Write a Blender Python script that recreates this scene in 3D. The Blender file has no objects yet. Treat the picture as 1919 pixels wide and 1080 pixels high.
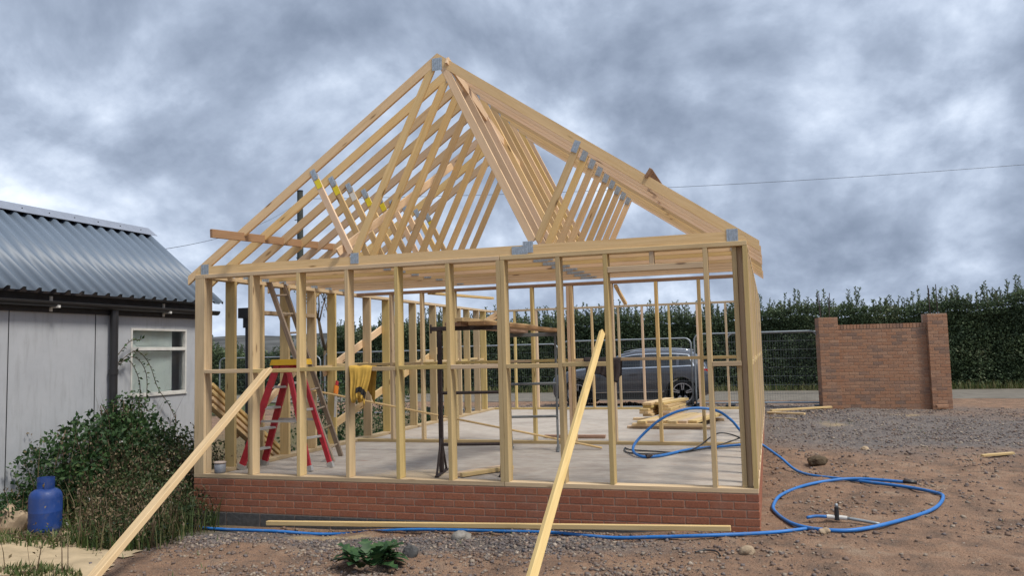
import bpy, bmesh, math, random
import numpy as np
from mathutils import Vector, Matrix
from math import radians as RAD, sin, cos, pi

random.seed(7); rng = np.random.default_rng(7)
S = bpy.context.scene
COL = S.collection

# ------------------------------------------------------------------ camera
CAM_P = Vector((6.458, -7.859, 1.372))
yaw, pitch, roll = -0.30901, 0.07953, -0.02473
fwd = Vector((sin(yaw)*cos(pitch), cos(yaw)*cos(pitch), sin(pitch)))
rgt0 = Vector((cos(yaw), -sin(yaw), 0)); up0 = rgt0.cross(fwd)
rgt = rgt0*cos(roll) + up0*sin(roll); upv = -rgt0*sin(roll) + up0*cos(roll)
cam = bpy.data.cameras.new('camera'); camo = bpy.data.objects.new('camera', cam); COL.objects.link(camo)
camo.matrix_world = Matrix(((rgt.x, upv.x, -fwd.x, CAM_P.x), (rgt.y, upv.y, -fwd.y, CAM_P.y), (rgt.z, upv.z, -fwd.z, CAM_P.z), (0, 0, 0, 1)))
cam.sensor_width = 36; cam.lens = 28.09; cam.clip_start = .05; cam.clip_end = 6000
S.camera = camo

# ------------------------------------------------------------------ sky, sun, exposure
SUN_AZ, SUN_EL = RAD(108), RAD(56)      # azimuth measured from +y towards +x
sun_dir = Vector((sin(SUN_AZ)*cos(SUN_EL), cos(SUN_AZ)*cos(SUN_EL), sin(SUN_EL)))
W = bpy.data.worlds.new('World'); S.world = W; W.use_nodes = True
nt = W.node_tree; nt.nodes.clear()
def wn(t, **k):
    n = nt.nodes.new(t)
    for a, b in k.items(): setattr(n, a, b)
    return n
out = wn('ShaderNodeOutputWorld')
sky = wn('ShaderNodeTexSky', sky_type='NISHITA', sun_disc=False, sun_elevation=SUN_EL, sun_rotation=SUN_AZ)
bg_sky = wn('ShaderNodeBackground'); bg_sky.inputs[1].default_value = .12
nt.links.new(sky.outputs[0], bg_sky.inputs[0])
tc = wn('ShaderNodeTexCoord')
sep = wn('ShaderNodeSeparateXYZ'); nt.links.new(tc.outputs['Generated'], sep.inputs[0])
def wmath(op, a, b=None, c=None, clamp=False):
    n = wn('ShaderNodeMath', operation=op); n.use_clamp = clamp
    for i, v in enumerate((a, b, c)):
        if v is None: continue
        if isinstance(v, (int, float)): n.inputs[i].default_value = v
        else: nt.links.new(v, n.inputs[i])
    return n.outputs[0]
zc = wmath('ADD', wmath('MAXIMUM', sep.outputs[2], 0.0), .72)
px, py = wmath('DIVIDE', sep.outputs[0], zc), wmath('DIVIDE', sep.outputs[1], zc)
comb = wn('ShaderNodeCombineXYZ'); nt.links.new(px, comb.inputs[0]); nt.links.new(py, comb.inputs[1])
def wnoise(scale, detail, rough, dist, off):
    m = wn('ShaderNodeMapping'); m.inputs['Location'].default_value = off
    nt.links.new(comb.outputs[0], m.inputs[0])
    n = wn('ShaderNodeTexNoise'); n.inputs['Scale'].default_value = scale; n.inputs['Detail'].default_value = detail
    n.inputs['Roughness'].default_value = rough; n.inputs['Distortion'].default_value = dist
    nt.links.new(m.outputs[0], n.inputs['Vector']); return n.outputs['Fac']
def wrange(v, a, b):
    n = wn('ShaderNodeMapRange'); n.interpolation_type = 'SMOOTHSTEP'
    n.inputs[1].default_value = a; n.inputs[2].default_value = b; nt.links.new(v, n.inputs[0]); return n.outputs[0]
def wmix(f, a, b):
    n = wn('ShaderNodeMix', data_type='RGBA')
    if isinstance(f, float): n.inputs[0].default_value = f
    else: nt.links.new(f, n.inputs[0])
    for i, v in ((6, a), (7, b)):
        if isinstance(v, tuple): n.inputs[i].default_value = (*v, 1)
        else: nt.links.new(v, n.inputs[i])
    return n.outputs[2]
CL_OFF = (2.04, -17.7, 0)
big = wnoise(1.25, 6, .50, .15, CL_OFF)
mid = wnoise(3.9, 9, .55, .2, (CL_OFF[0]+4, 7, 0))
mid_s = wnoise(3.9, 9, .55, .2, (CL_OFF[0]+4-.035, 7+.045, 0))     # same billows sampled a step towards the sun, for relief
fine = wnoise(16, 5, .58, .2, (1, CL_OFF[1]+2, 0))
dens = wmath('ADD', wmath('ADD', wmath('MULTIPLY', big, .70), wmath('MULTIPLY', mid, .24)), wmath('MULTIPLY', fine, .09))
rel = wmath('MULTIPLY', wmath('SUBTRACT', mid, mid_s), .5)
tone = wmath('ADD', dens, rel)
r_ = wn('ShaderNodeValToRGB'); nt.links.new(tone, r_.inputs[0]); r_.color_ramp.interpolation = 'B_SPLINE'
for i, (p_, c_) in enumerate(((.335, (.84, .89, .95)), (.41, (.595, .665, .775)), (.475, (.42, .488, .605)), (.545, (.295, .352, .455)), (.66, (.155, .195, .27)))):
    e_ = r_.color_ramp.elements[i] if i < 2 else r_.color_ramp.elements.new(p_)
    e_.position = p_; e_.color = (*c_, 1)
body = r_.outputs[0]
bg_cl = wn('ShaderNodeBackground'); bg_cl.inputs[1].default_value = .58
nt.links.new(body, bg_cl.inputs[0])
cover = wmath('SUBTRACT', 1.0, wmath('MULTIPLY', wrange(dens, .40, .33), .25))
mx = wn('ShaderNodeMixShader')
nt.links.new(cover, mx.inputs[0]); nt.links.new(bg_sky.outputs[0], mx.inputs[1]); nt.links.new(bg_cl.outputs[0], mx.inputs[2])
nt.links.new(mx.outputs[0], out.inputs[0])

sl = bpy.data.lights.new('sun', 'SUN'); sl.energy = 1.5; sl.angle = RAD(14); sl.color = (1, .94, .84)
so = bpy.data.objects.new('sun', sl); COL.objects.link(so)
so.rotation_euler = sun_dir.to_track_quat('Z', 'Y').to_euler(); so.location = (0, 0, 30)
vs = S.view_settings; vs.view_transform = 'Standard'; vs.look = 'None'; vs.gamma = 1; vs.use_curve_mapping = False
vs.exposure = 1.3
S.render.engine = 'CYCLES'

# ------------------------------------------------------------------ helpers
WM = {}
def link(o, M=None, parent=None):
    COL.objects.link(o); M = M or Matrix.Identity(4); WM[o.name] = M
    if parent is not None:
        o.parent = parent; o.matrix_basis = WM[parent.name].inverted() @ M
    else: o.matrix_basis = M
    return o
def tag(o, label, cat, group=None):
    o['label'] = label; o['category'] = cat
    if group: o['group'] = group
    return o
def empty(name, loc, label, cat, group=None):
    o = bpy.data.objects.new(name, None); o.empty_display_size = .2
    link(o, Matrix.Translation(loc)); return tag(o, label, cat, group)
def mobj(name, me, mat=None, parent=None, M=None):
    if mat is not None and not me.materials: me.materials.append(mat)
    return link(bpy.data.objects.new(name, me), M, parent)
def mesh_np(name, V, F, smooth=False, attr=None):
    """V (n,3); F (m,k) equal-size faces"""
    V = np.asarray(V, dtype=np.float32); F = np.asarray(F, dtype=np.int32)
    me = bpy.data.meshes.new(name); m, k = F.shape
    me.vertices.add(len(V)); me.vertices.foreach_set('co', V.ravel())
    me.loops.add(m*k); me.loops.foreach_set('vertex_index', F.ravel())
    me.polygons.add(m); me.polygons.foreach_set('loop_start', np.arange(m, dtype=np.int32)*k)
    try: me.polygons.foreach_set('loop_total', np.full(m, k, dtype=np.int32))
    except Exception: pass
    if smooth: me.polygons.foreach_set('use_smooth', np.ones(m, dtype=bool))
    if attr is not None:
        a = me.attributes.new('rnd', 'FLOAT', 'FACE'); a.data.foreach_set('value', np.asarray(attr, dtype=np.float32))
    me.update(calc_edges=True); me.validate(); return me
BOXC = {}
def box_mesh(l, w, t, mat, ch=.003):
    key = (round(l, 3), round(w, 3), round(t, 3), mat.name)
    if key in BOXC: return BOXC[key]
    bm = bmesh.new(); bmesh.ops.create_cube(bm, size=1); bmesh.ops.scale(bm, vec=(l, w, t), verts=bm.verts)
    if ch and min(l, w, t) > ch*4: bmesh.ops.bevel(bm, geom=bm.edges[:], offset=ch, segments=1, affect='EDGES')
    me = bpy.data.meshes.new('box'); bm.to_mesh(me); bm.free(); me.materials.append(mat); BOXC[key] = me; return me
def frame(A, B, up):
    A, B = Vector(A), Vector(B); x = (B-A).normalized(); u = Vector(up); z = (u - x*u.dot(x)).normalized(); y = z.cross(x)
    c = (A+B)/2
    return Matrix(((x.x, y.x, z.x, c.x), (x.y, y.y, z.y, c.y), (x.z, y.z, z.z, c.z), (0, 0, 0, 1))), (B-A).length
def beam(name, A, B, w, t, mat, parent=None, up=(0, 0, 1), ch=.003):
    """bar from A to B; t is its size along 'up', w across"""
    M, L = frame(A, B, up); return mobj(name, box_mesh(L, w, t, mat, ch), None, parent, M)
def block(name, lo, hi, mat, parent=None, ch=.003):
    c = [(a+b)/2 for a, b in zip(lo, hi)]; d = [b-a for a, b in zip(lo, hi)]
    return mobj(name, box_mesh(*d, mat, ch), None, parent, Matrix.Translation(c))
class MB:
    def __init__(s): s.bm = bmesh.new()
    def box(s, A, B, w, t, up=(0, 0, 1)):
        M, L = frame(A, B, up); r = bmesh.ops.create_cube(s.bm, size=1)['verts']
        bmesh.ops.scale(s.bm, vec=(L, w, t), verts=r); bmesh.ops.transform(s.bm, matrix=M, verts=r); return s
    def blk(s, lo, hi):
        c = Vector([(a+b)/2 for a, b in zip(lo, hi)]); d = [b-a for a, b in zip(lo, hi)]
        r = bmesh.ops.create_cube(s.bm, size=1)['verts']; bmesh.ops.scale(s.bm, vec=d, verts=r); bmesh.ops.translate(s.bm, vec=c, verts=r); return s
    def cyl(s, A, B, r, r2=None, n=10):
        A, B = Vector(A), Vector(B); q = (B-A).to_track_quat('Z', 'Y').to_matrix().to_4x4()
        bmesh.ops.create_cone(s.bm, cap_ends=True, segments=n, radius1=r, radius2=r if r2 is None else r2, depth=(B-A).length,
                              matrix=Matrix.Translation((A+B)/2) @ q); return s
    def tube(s, pts, r, n=8, closed=False):
        pts = [Vector(p) for p in pts]; N = len(pts); rings = []
        pv = None
        for i, p in enumerate(pts):
            t = (pts[min(i+1, N-1)] - pts[max(i-1, 0)]).normalized()
            if pv is None: a = t.cross(Vector((0, 0, 1))); a = a if a.length > .05 else t.cross(Vector((1, 0, 0)))
            else: a = pv - t*pv.dot(t)
            a.normalize(); pv = a; b = t.cross(a)
            rr = r[i] if isinstance(r, (list, tuple)) else r
            rings.append([s.bm.verts.new(p + (a*cos(2*pi*k/n) + b*sin(2*pi*k/n))*rr) for k in range(n)])
        for i in range(N-1):
            for k in range(n):
                f = s.bm.faces.new((rings[i][k], rings[i][(k+1) % n], rings[i+1][(k+1) % n], rings[i+1][k])); f.smooth = True
        s.bm.faces.new(rings[0][::-1]); s.bm.faces.new(rings[-1]); return s
    def lathe(s, prof, c=(0, 0, 0), n=24, smooth=True):
        c = Vector(c); R = [[s.bm.verts.new(c + Vector((r*cos(2*pi*k/n), r*sin(2*pi*k/n), z))) for k in range(n)] for r, z in prof]
        for i in range(len(R)-1):
            for k in range(n):
                f = s.bm.faces.new((R[i][k], R[i][(k+1) % n], R[i+1][(k+1) % n], R[i+1][k])); f.smooth = smooth
        s.bm.faces.new(R[0][::-1]); s.bm.faces.new(R[-1]); return s
    def prism(s, poly, a, b, axis=1):
        """extrude 2-D polygon (in the two other axes) from a to b along axis"""
        def P(q, d):
            q = list(q); q.insert(axis, d); return Vector(q)
        v0 = [s.bm.verts.new(P(q, a)) for q in poly]; v1 = [s.bm.verts.new(P(q, b)) for q in poly]
        s.bm.faces.new(v0); s.bm.faces.new(v1[::-1]); n = len(poly)
        for i in range(n): s.bm.faces.new((v0[i], v1[i], v1[(i+1) % n], v0[(i+1) % n]))
        return s
    def mesh(s, name, mat):
        bmesh.ops.recalc_face_normals(s.bm, faces=s.bm.faces[:])
        me = bpy.data.meshes.new(name); s.bm.to_mesh(me); s.bm.free(); me.materials.append(mat); return me
    def build(s, name, mat, parent=None, M=None):
        """coordinates are in the frame M (world when None)"""
        return mobj(name, s.mesh(name, mat), None, parent, M)
def spline(pts, n=8):
    P = [Vector(p) for p in pts]; P = [P[0]*2-P[1]] + P + [P[-1]*2-P[-2]]; o = []
    for i in range(1, len(P)-2):
        for k in range(n):
            t = k/n; a, b, c, d = P[i-1:i+3]
            o.append(.5*((2*b) + (c-a)*t + (2*a-5*b+4*c-d)*t*t + (3*b-a-3*c+d)*t**3))
    o.append(P[-2]); return o
def vnoise(x, y, seed=0):
    xi, yi = np.floor(x).astype(np.int64), np.floor(y).astype(np.int64); fx, fy = x-xi, y-yi
    fx, fy = fx*fx*(3-2*fx), fy*fy*(3-2*fy)
    def h(a, b):
        n = (a*374761393 + b*668265263 + seed*1442695041) & 0x7fffffff
        n = ((n ^ (n >> 13))*1274126177) & 0x7fffffff; return ((n ^ (n >> 16)) & 0xffff)/65535.
    return (h(xi, yi)*(1-fx)+h(xi+1, yi)*fx)*(1-fy) + (h(xi, yi+1)*(1-fx)+h(xi+1, yi+1)*fx)*fy
def fbm(x, y, o=4, seed=0):
    s = 0; a = .5
    for i in range(o): s = s + a*vnoise(x*2**i, y*2**i, seed+i*17); a *= .5
    return s

# ------------------------------------------------------------------ materials
def newmat(name):
    m = bpy.data.materials.new(name); m.use_nodes = True; t = m.node_tree
    return m, t, t.nodes['Principled BSDF']
class NT:
    def __init__(s, t): s.t = t
    def n(s, typ, **k):
        x = s.t.nodes.new(typ)
        for a, b in k.items(): setattr(x, a, b)
        return x
    def l(s, a, b): s.t.links.new(a, b)
    def noise(s, vec, scale, detail=4, rough=.5, dist=0):
        n = s.n('ShaderNodeTexNoise'); n.inputs['Scale'].default_value = scale; n.inputs['Detail'].default_value = detail
        n.inputs['Roughness'].default_value = rough; n.inputs['Distortion'].default_value = dist
        if vec is not None: s.l(vec, n.inputs['Vector'])
        return n.outputs['Fac']
    def ramp(s, f, stops):
        r = s.n('ShaderNodeValToRGB'); e = r.color_ramp.elements
        while len(e) < len(stops): e.new(.5)
        for i, (p, c) in enumerate(stops): e[i].position = p; e[i].color = (*c, 1) if len(c) == 3 else c
        s.l(f, r.inputs[0]); return r.outputs[0]
    def mix(s, f, a, b, blend='MIX'):
        n = s.n('ShaderNodeMix', data_type='RGBA', blend_type=blend)
        for i, v in ((0, f), (6, a), (7, b)):
            if isinstance(v, tuple): n.inputs[i].default_value = (*v, 1)
            elif isinstance(v, (int, float)): n.inputs[i].default_value = v
            else: s.l(v, n.inputs[i])
        return n.outputs[2]
    def rng(s, f, a, b, c=0, d=1):
        n = s.n('ShaderNodeMapRange'); s.l(f, n.inputs[0])
        for i, v in enumerate((a, b, c, d)): n.inputs[i+1].default_value = v
        return n.outputs[0]
    def bump(s, h, bsdf, strength=.3, dist=.01):
        b = s.n('ShaderNodeBump'); b.inputs['Strength'].default_value = strength; b.inputs['Distance'].default_value = dist
        s.l(h, b.inputs['Height']); s.l(b.outputs[0], bsdf.inputs['Normal'])
def wood(name, light, dark, knot=(.10, .045, .02), val=.16, rough=.72, ks=(1.9, 9, 9), kt=.06):
    m, t, b = newmat(name); q = NT(t)
    tc = q.n('ShaderNodeTexCoord'); oi = q.n('ShaderNodeObjectInfo')
    mul = q.n('ShaderNodeVectorMath', operation='SCALE'); mul.inputs[0].default_value = (37.1, 11.3, 23.7); q.l(oi.outputs['Random'], mul.inputs['Scale'])
    add = q.n('ShaderNodeVectorMath', operation='ADD'); q.l(tc.outputs['Object'], add.inputs[0]); q.l(mul.outputs[0], add.inputs[1])
    def mp(sc):
        k = q.n('ShaderNodeMapping'); k.inputs['Scale'].default_value = sc; q.l(add.outputs[0], k.inputs[0]); return k.outputs[0]
    g1 = q.noise(mp((1.3, 26, 26)), 1.6, 5, .6, .6); g2 = q.noise(mp((.5, 4, 4)), 2, 3)
    c = q.ramp(g1, [(.32, dark), (.66, light)])
    c = q.mix(q.rng(g2, .35, .7), c, tuple(x*.88 for x in light), 'MIX')
    v = q.n('ShaderNodeTexVoronoi'); v.inputs['Scale'].default_value = 1; q.l(mp(ks), v.inputs['Vector'])
    kn = q.rng(v.outputs['Distance'], kt, kt*2.1, 1, 0)
    c = q.mix(kn, c, knot)
    ring = q.rng(v.outputs['Distance'], .13, .3, .3, 0); c = q.mix(ring, c, dark)
    st_ = q.noise(mp((.9, 5, 5)), 1.3, 6, .7); c = q.mix(q.rng(st_, .55, .8, 0, .45), c, tuple(x*.62 for x in dark))
    hs = q.n('ShaderNodeHueSaturation'); q.l(c, hs.inputs['Color'])
    q.l(q.rng(oi.outputs['Random'], 0, 1, 1-val, 1+val), hs.inputs['Value'])
    wnn = q.n('ShaderNodeTexWhiteNoise', noise_dimensions='1D'); q.l(oi.outputs['Random'], wnn.inputs['W'])
    q.l(q.rng(wnn.outputs['Value'], 0, 1, .487, .508), hs.inputs['Hue']); q.l(q.rng(wnn.outputs['Value'], 0, 1, .80, 1.12), hs.inputs['Saturation'])
    q.l(hs.outputs[0], b.inputs['Base Color']); b.inputs['Roughness'].default_value = rough; b.inputs['Specular IOR Level'].default_value = .25
    q.bump(g1, b, .25, .003); return m
def plain(name, col, rough=.5, metal=0., var=.12, scale=8., spec=.5, bump=0.):
    m, t, b = newmat(name); q = NT(t); tc = q.n('ShaderNodeTexCoord')
    n = q.noise(tc.outputs['Object'], scale, 5, .6)
    c = q.mix(q.rng(n, .3, .7), tuple(min(1, x*(1-var)) for x in col), tuple(min(1, x*(1+var)) for x in col))
    q.l(c, b.inputs['Base Color']); b.inputs['Roughness'].default_value = rough; b.inputs['Metallic'].default_value = metal
    b.inputs['Specular IOR Level'].default_value = spec
    if bump: q.bump(n, b, bump, .01)
    return m
def leafmat(name, stops, trans=.25, rough=.55):
    m, t, b = newmat(name); q = NT(t)
    a = q.n('ShaderNodeAttribute', attribute_name='rnd'); c = q.ramp(a.outputs['Fac'], stops)
    q.l(c, b.inputs['Base Color']); b.inputs['Roughness'].default_value = rough; b.inputs['Specular IOR Level'].default_value = .3
    tr = q.n('ShaderNodeBsdfTranslucent'); q.l(c, tr.inputs[0]); ms = q.n('ShaderNodeMixShader'); ms.inputs[0].default_value = trans
    q.l(b.outputs[0], ms.inputs[1]); q.l(tr.outputs[0], ms.inputs[2]); q.l(ms.outputs[0], t.nodes['Material Output'].inputs[0]); return m
def brickmat(name, stops, white=0.):
    m, t, b = newmat(name); q = NT(t); tc = q.n('ShaderNodeTexCoord'); oi = q.n('ShaderNodeObjectInfo'); ge = q.n('ShaderNodeNewGeometry')
    a = q.n('ShaderNodeAttribute', attribute_name='rnd')
    wnn = q.n('ShaderNodeTexWhiteNoise', noise_dimensions='1D'); q.l(oi.outputs['Random'], wnn.inputs['W'])
    sm = q.n('ShaderNodeMath', operation='ADD'); q.l(wnn.outputs['Value'], sm.inputs[0]); q.l(a.outputs['Fac'], sm.inputs[1])
    fr = q.n('ShaderNodeMath', operation='FRACT'); q.l(sm.outputs[0], fr.inputs[0])
    c = q.ramp(fr.outputs[0], stops)
    n = q.noise(ge.outputs['Position'], 55, 6, .65); c = q.mix(q.rng(n, .35, .7), c, q.mix(.5, c, (.05, .03, .025)))
    n2 = q.noise(ge.outputs['Position'], 4, 5, .6); c = q.mix(q.rng(n2, .5, .8, 0, .35), c, (.30, .22, .18))
    if white:
        mp = q.n('ShaderNodeMapping'); mp.inputs['Scale'].default_value = (1.2, 1, 7); q.l(ge.outputs['Position'], mp.inputs[0])
        n3 = q.noise(mp.outputs[0], 3, 6, .7); c = q.mix(q.rng(n3, .62, .78, 0, white), c, (.62, .58, .54))
    q.l(c, b.inputs['Base Color']); b.inputs['Roughness'].default_value = .88; b.inputs['Specular IOR Level'].default_value = .2
    q.bump(n, b, .5, .004); return m

M = {}
M['stud'] = wood('treated_timber', (.59, .445, .23), (.43, .31, .145), val=.19)
M['truss'] = wood('truss_pine', (.755, .54, .30), (.60, .40, .195), val=.19)
M['plank'] = wood('fresh_plank', (.66, .485, .265), (.49, .34, .165), knot=(.07, .035, .02), val=.10, ks=(1.5, 7, 7), kt=.075)
M['oldwood'] = wood('weathered_wood', (.33, .255, .175), (.20, .15, .10), val=.15)
M['darkwood'] = wood('wet_board', (.38, .23, .13), (.26, .145, .08), val=.15)
M['brick'] = brickmat('plinth_brick', [(0, (.34, .128, .072)), (.5, (.365, .142, .08)), (1, (.30, .108, .064))], .32)
M['gbrick'] = brickmat('gate_brick', [(0, (.42, .23, .14)), (.35, (.38, .20, .12)), (.6, (.45, .265, .17)), (.74, (.33, .19, .125)), (.84, (.25, .165, .125)), (1, (.41, .23, .145))])
M['mortar'] = plain('mortar', (.42, .275, .20), .95, var=.15, scale=30, spec=.1, bump=.4)
M['gmortar'] = plain('gate_mortar', (.36, .255, .185), .95, var=.15, scale=30, spec=.1, bump=.4)
M['cblock'] = plain('concrete_block', (.085, .085, .085), .95, var=.25, scale=20, spec=.1, bump=.5)
M['steel'] = plain('galvanised_plate', (.42, .47, .51), .42, .55, var=.25, scale=40)
M['tagy'] = plain('yellow_tag', (.80, .66, .03), .5, var=.05)
M['tagw'] = plain('white_tag', (.75, .75, .70), .5, var=.05)
M['galv'] = plain('galvanised_tube', (.27, .30, .32), .5, .5, var=.15)
M['greysteel'] = plain('dull_grey_steel', (.15, .16, .165), .6, .3, var=.25)
M['wire'] = plain('fence_wire', (.17, .19, .20), .6, .3, var=.1)
M['blue_gas'] = plain('blue_cylinder_paint', (.010, .042, .19), .45, var=.2, scale=14)
M['blue_pipe'] = plain('blue_water_pipe', (.015, .15, .46), .42, var=.1)
M['black'] = plain('black_plastic', (.018, .018, .02), .4, var=.2)
M['blacksteel'] = plain('rusty_black_steel', (.045, .032, .030), .65, .3, var=.35, scale=30)
def dirty(name, col, dirt, amt, rough=.45, scale=9):
    m, t, b = newmat(name); q = NT(t); ge = q.n('ShaderNodeNewGeometry'); n = q.noise(ge.outputs['Position'], scale, 6, .7); n2 = q.noise(ge.outputs['Position'], scale*.25, 4, .6)
    c = q.mix(q.rng(n2, .3, .7), tuple(x*.75 for x in col), tuple(min(1, x*1.2) for x in col)); c = q.mix(q.rng(n, .52, .75, 0, amt), c, dirt)
    q.l(c, b.inputs['Base Color']); q.l(q.rng(n, .4, .7, rough, .85), b.inputs['Roughness']); q.bump(n, b, .15, .004); return m
M['blue_gas'] = dirty('blue_cylinder_paint', (.011, .045, .20), (.09, .085, .09), .45, .42, 14)
M['blue_pipe'] = dirty('blue_water_pipe', (.015, .15, .46), (.20, .19, .17), .6, .42, 9)
M['brass'] = plain('brass', (.45, .33, .12), .4, .8)
M['red'] = plain('red_fibreglass', (.42, .022, .035), .45, var=.2, scale=14)
M['alu'] = plain('aluminium', (.50, .49, .47), .45, .5, var=.15)
M['yellow'] = plain('yellow_plastic', (.72, .42, .02), .5, var=.08)
M['orange'] = plain('orange_plastic', (.75, .22, .02), .5)
M['jersey'] = plain('yellow_fabric', (.56, .35, .075), .95, var=.18, scale=12, spec=.1)
M['stripe'] = plain('black_trim', (.02, .018, .016), .9)
M['jacket'] = plain('dark_jacket_cloth', (.060, .050, .050), .95, var=.25, spec=.1)
M['pot'] = plain('grey_tub', (.20, .21, .235), .55)
M['potlid'] = plain('tub_lid', (.42, .34, .29), .7)
M['rock'] = plain('rough_rock', (.36, .275, .19), .95, var=.35, scale=7, spec=.1, bump=.8)
M['bark'] = plain('bark', (.10, .075, .05), .95, var=.3, spec=.1)
M['pole'] = plain('creosote_pole', (.045, .05, .042), .85, var=.25)
M['dry'] = leafmat('dry_stalks', [(0, (.12, .088, .055)), (.5, (.19, .145, .082)), (1, (.085, .055, .038))], .2)
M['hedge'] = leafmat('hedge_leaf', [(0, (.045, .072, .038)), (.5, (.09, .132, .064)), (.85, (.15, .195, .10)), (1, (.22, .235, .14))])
M['bramble'] = leafmat('bramble_leaf', [(0, (.018, .045, .018)), (.5, (.036, .080, .026)), (.85, (.065, .12, .036)), (1, (.13, .15, .06))])
M['weed'] = leafmat('weed_leaf', [(0, (.024, .045, .018)), (.5, (.05, .078, .028)), (.8, (.085, .10, .038)), (1, (.13, .115, .06))])
M['thistle'] = leafmat('thistle_leaf', [(0, (.016, .045, .017)), (.6, (.03, .075, .026)), (1, (.055, .11, .04))], .12)
M['flower'] = leafmat('white_petals', [(0, (.75, .72, .70)), (1, (.80, .78, .75))])
M['grass'] = leafmat('grass_blade', [(0, (.04, .075, .02)), (.6, (.085, .12, .035)), (1, (.22, .19, .09))])
M['twig'] = plain('hedge_twigs', (.026, .038, .018), .95, var=.4, scale=5, spec=.05, bump=.8)
M['stones'] = leafmat('gravel', [(0, (.115, .085, .073)), (.3, (.16, .135, .13)), (.5, (.20, .135, .10)), (.7, (.095, .092, .102)), (.9, (.28, .225, .175)), (1, (.38, .32, .26))], 0, .95)
def slabmat():
    m, t, b = newmat('brushed_concrete'); q = NT(t); tc = q.n('ShaderNodeTexCoord')
    n1 = q.noise(tc.outputs['Object'], .9, 6, .6, .3); n2 = q.noise(tc.outputs['Object'], 6, 6, .65)
    mp = q.n('ShaderNodeMapping'); mp.inputs['Scale'].default_value = (2.2, 30, 2); mp.inputs['Rotation'].default_value = (0, 0, RAD(6)); q.l(tc.outputs['Object'], mp.inputs[0])
    n3 = q.noise(mp.outputs[0], 2, 4, .6)
    c = q.ramp(n1, [(.3, (.285, .25, .215)), (.52, (.45, .41, .36)), (.75, (.36, .295, .235))])
    c = q.mix(q.rng(n2, .45, .75, 0, .4), c, (.27, .22, .19)); c = q.mix(q.rng(n3, .42, .66, 0, .55), c, (.21, .165, .145))
    mq = q.n('ShaderNodeMapping'); mq.inputs['Scale'].default_value = (1, 4, 1); q.l(tc.outputs['Object'], mq.inputs[0])
    n4 = q.noise(mq.outputs[0], 1.6, 5, .7); c = q.mix(q.rng(n4, .62, .76, 0, .6), c, (.30, .145, .09))
    ge = q.n('ShaderNodeNewGeometry'); ds = q.n('ShaderNodeVectorMath', operation='DISTANCE'); q.l(ge.outputs['Position'], ds.inputs[0]); ds.inputs[1].default_value = (2.55, .45, 0)
    n6 = q.noise(ge.outputs['Position'], 9, 6, .75); sw = q.n('ShaderNodeMath', operation='SUBTRACT'); q.l(n6, sw.inputs[0]); q.l(q.rng(ds.outputs['Value'], .1, .9, -.1, .5), sw.inputs[1])
    c = q.mix(q.rng(sw.outputs[0], .2, .45, 0, .7), c, (.55, .42, .26))
    q.l(c, b.inputs['Base Color']); b.inputs['Roughness'].default_value = .9; b.inputs['Specular IOR Level'].default_value = .2
    q.bump(n3, b, .5, .006); return m
M['slab'] = slabmat()
def groundmat():
    m, t, b = newmat('red_brown_earth'); q = NT(t); ge = q.n('ShaderNodeNewGeometry'); P = ge.outputs['Position']
    n1 = q.noise(P, .45, 5, .6, .4); n2 = q.noise(P, 2.6, 6, .65); n3 = q.noise(P, 22, 5, .7); n4 = q.noise(P, 70, 3, .6)
    c = q.ramp(n2, [(.28, (.135, .097, .075)), (.43, (.235, .152, .107)), (.55, (.315, .198, .133)), (.64, (.32, .222, .158)), (.76, (.39, .295, .215))])
    gv = q.n('ShaderNodeAttribute', attribute_name='gravel'); sd = q.n('ShaderNodeAttribute', attribute_name='sand'); gr = q.n('ShaderNodeAttribute', attribute_name='grass')
    gcol = q.ramp(n3, [(.3, (.10, .09, .088)), (.5, (.18, .16, .152)), (.7, (.28, .24, .21))])
    gm = q.n('ShaderNodeMath', operation='MULTIPLY_ADD'); q.l(n1, gm.inputs[0]); gm.inputs[1].default_value = .7; q.l(gv.outputs['Fac'], gm.inputs[2])
    n5 = q.noise(P, 5.5, 6, .7, .5); c = q.mix(q.rng(n5, .50, .68, 0, .7), c, (.155, .118, .096)); c = q.mix(q.rng(n5, .42, .30, 0, .55), c, (.40, .25, .165))
    c = q.mix(q.rng(gm.outputs[0], .55, .85), c, gcol)
    sm = q.n('ShaderNodeMath', operation='MULTIPLY_ADD'); q.l(n2, sm.inputs[0]); sm.inputs[1].default_value = 1.1; q.l(sd.outputs['Fac'], sm.inputs[2])
    c = q.mix(q.rng(sm.outputs[0], .88, 1.2, 0, .85), c, (.43, .33, .20))
    c = q.mix(q.rng(gr.outputs['Fac'], .2, .9), c, q.ramp(n3, [(.3, (.04, .065, .025)), (.7, (.095, .115, .045))]))
    c = q.mix(q.rng(n3, .5, .72, 0, .45), c, (.32, .24, .175)); c = q.mix(q.rng(n4, .52, .7, 0, .55), c, (.07, .05, .042))
    q.l(c, b.inputs['Base Color']); b.inputs['Roughness'].default_value = .97; b.inputs['Specular IOR Level'].default_value = .1
    mxh = q.n('ShaderNodeMath', operation='ADD'); q.l(n3, mxh.inputs[0]); q.l(n4, mxh.inputs[1]); q.bump(mxh.outputs[0], b, .9, .03); return m
M['ground'] = groundmat()
M['road'] = plain('worn_tarmac', (.165, .15, .128), .95, var=.2, scale=3, spec=.1, bump=.3)
M['path'] = plain('pale_dirt_path', (.40, .315, .205), .97, var=.18, scale=5, spec=.1, bump=.6)
M['hill'] = plain('heath_hill', (.085, .088, .088), 1, var=.45, scale=.02, spec=0)
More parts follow.
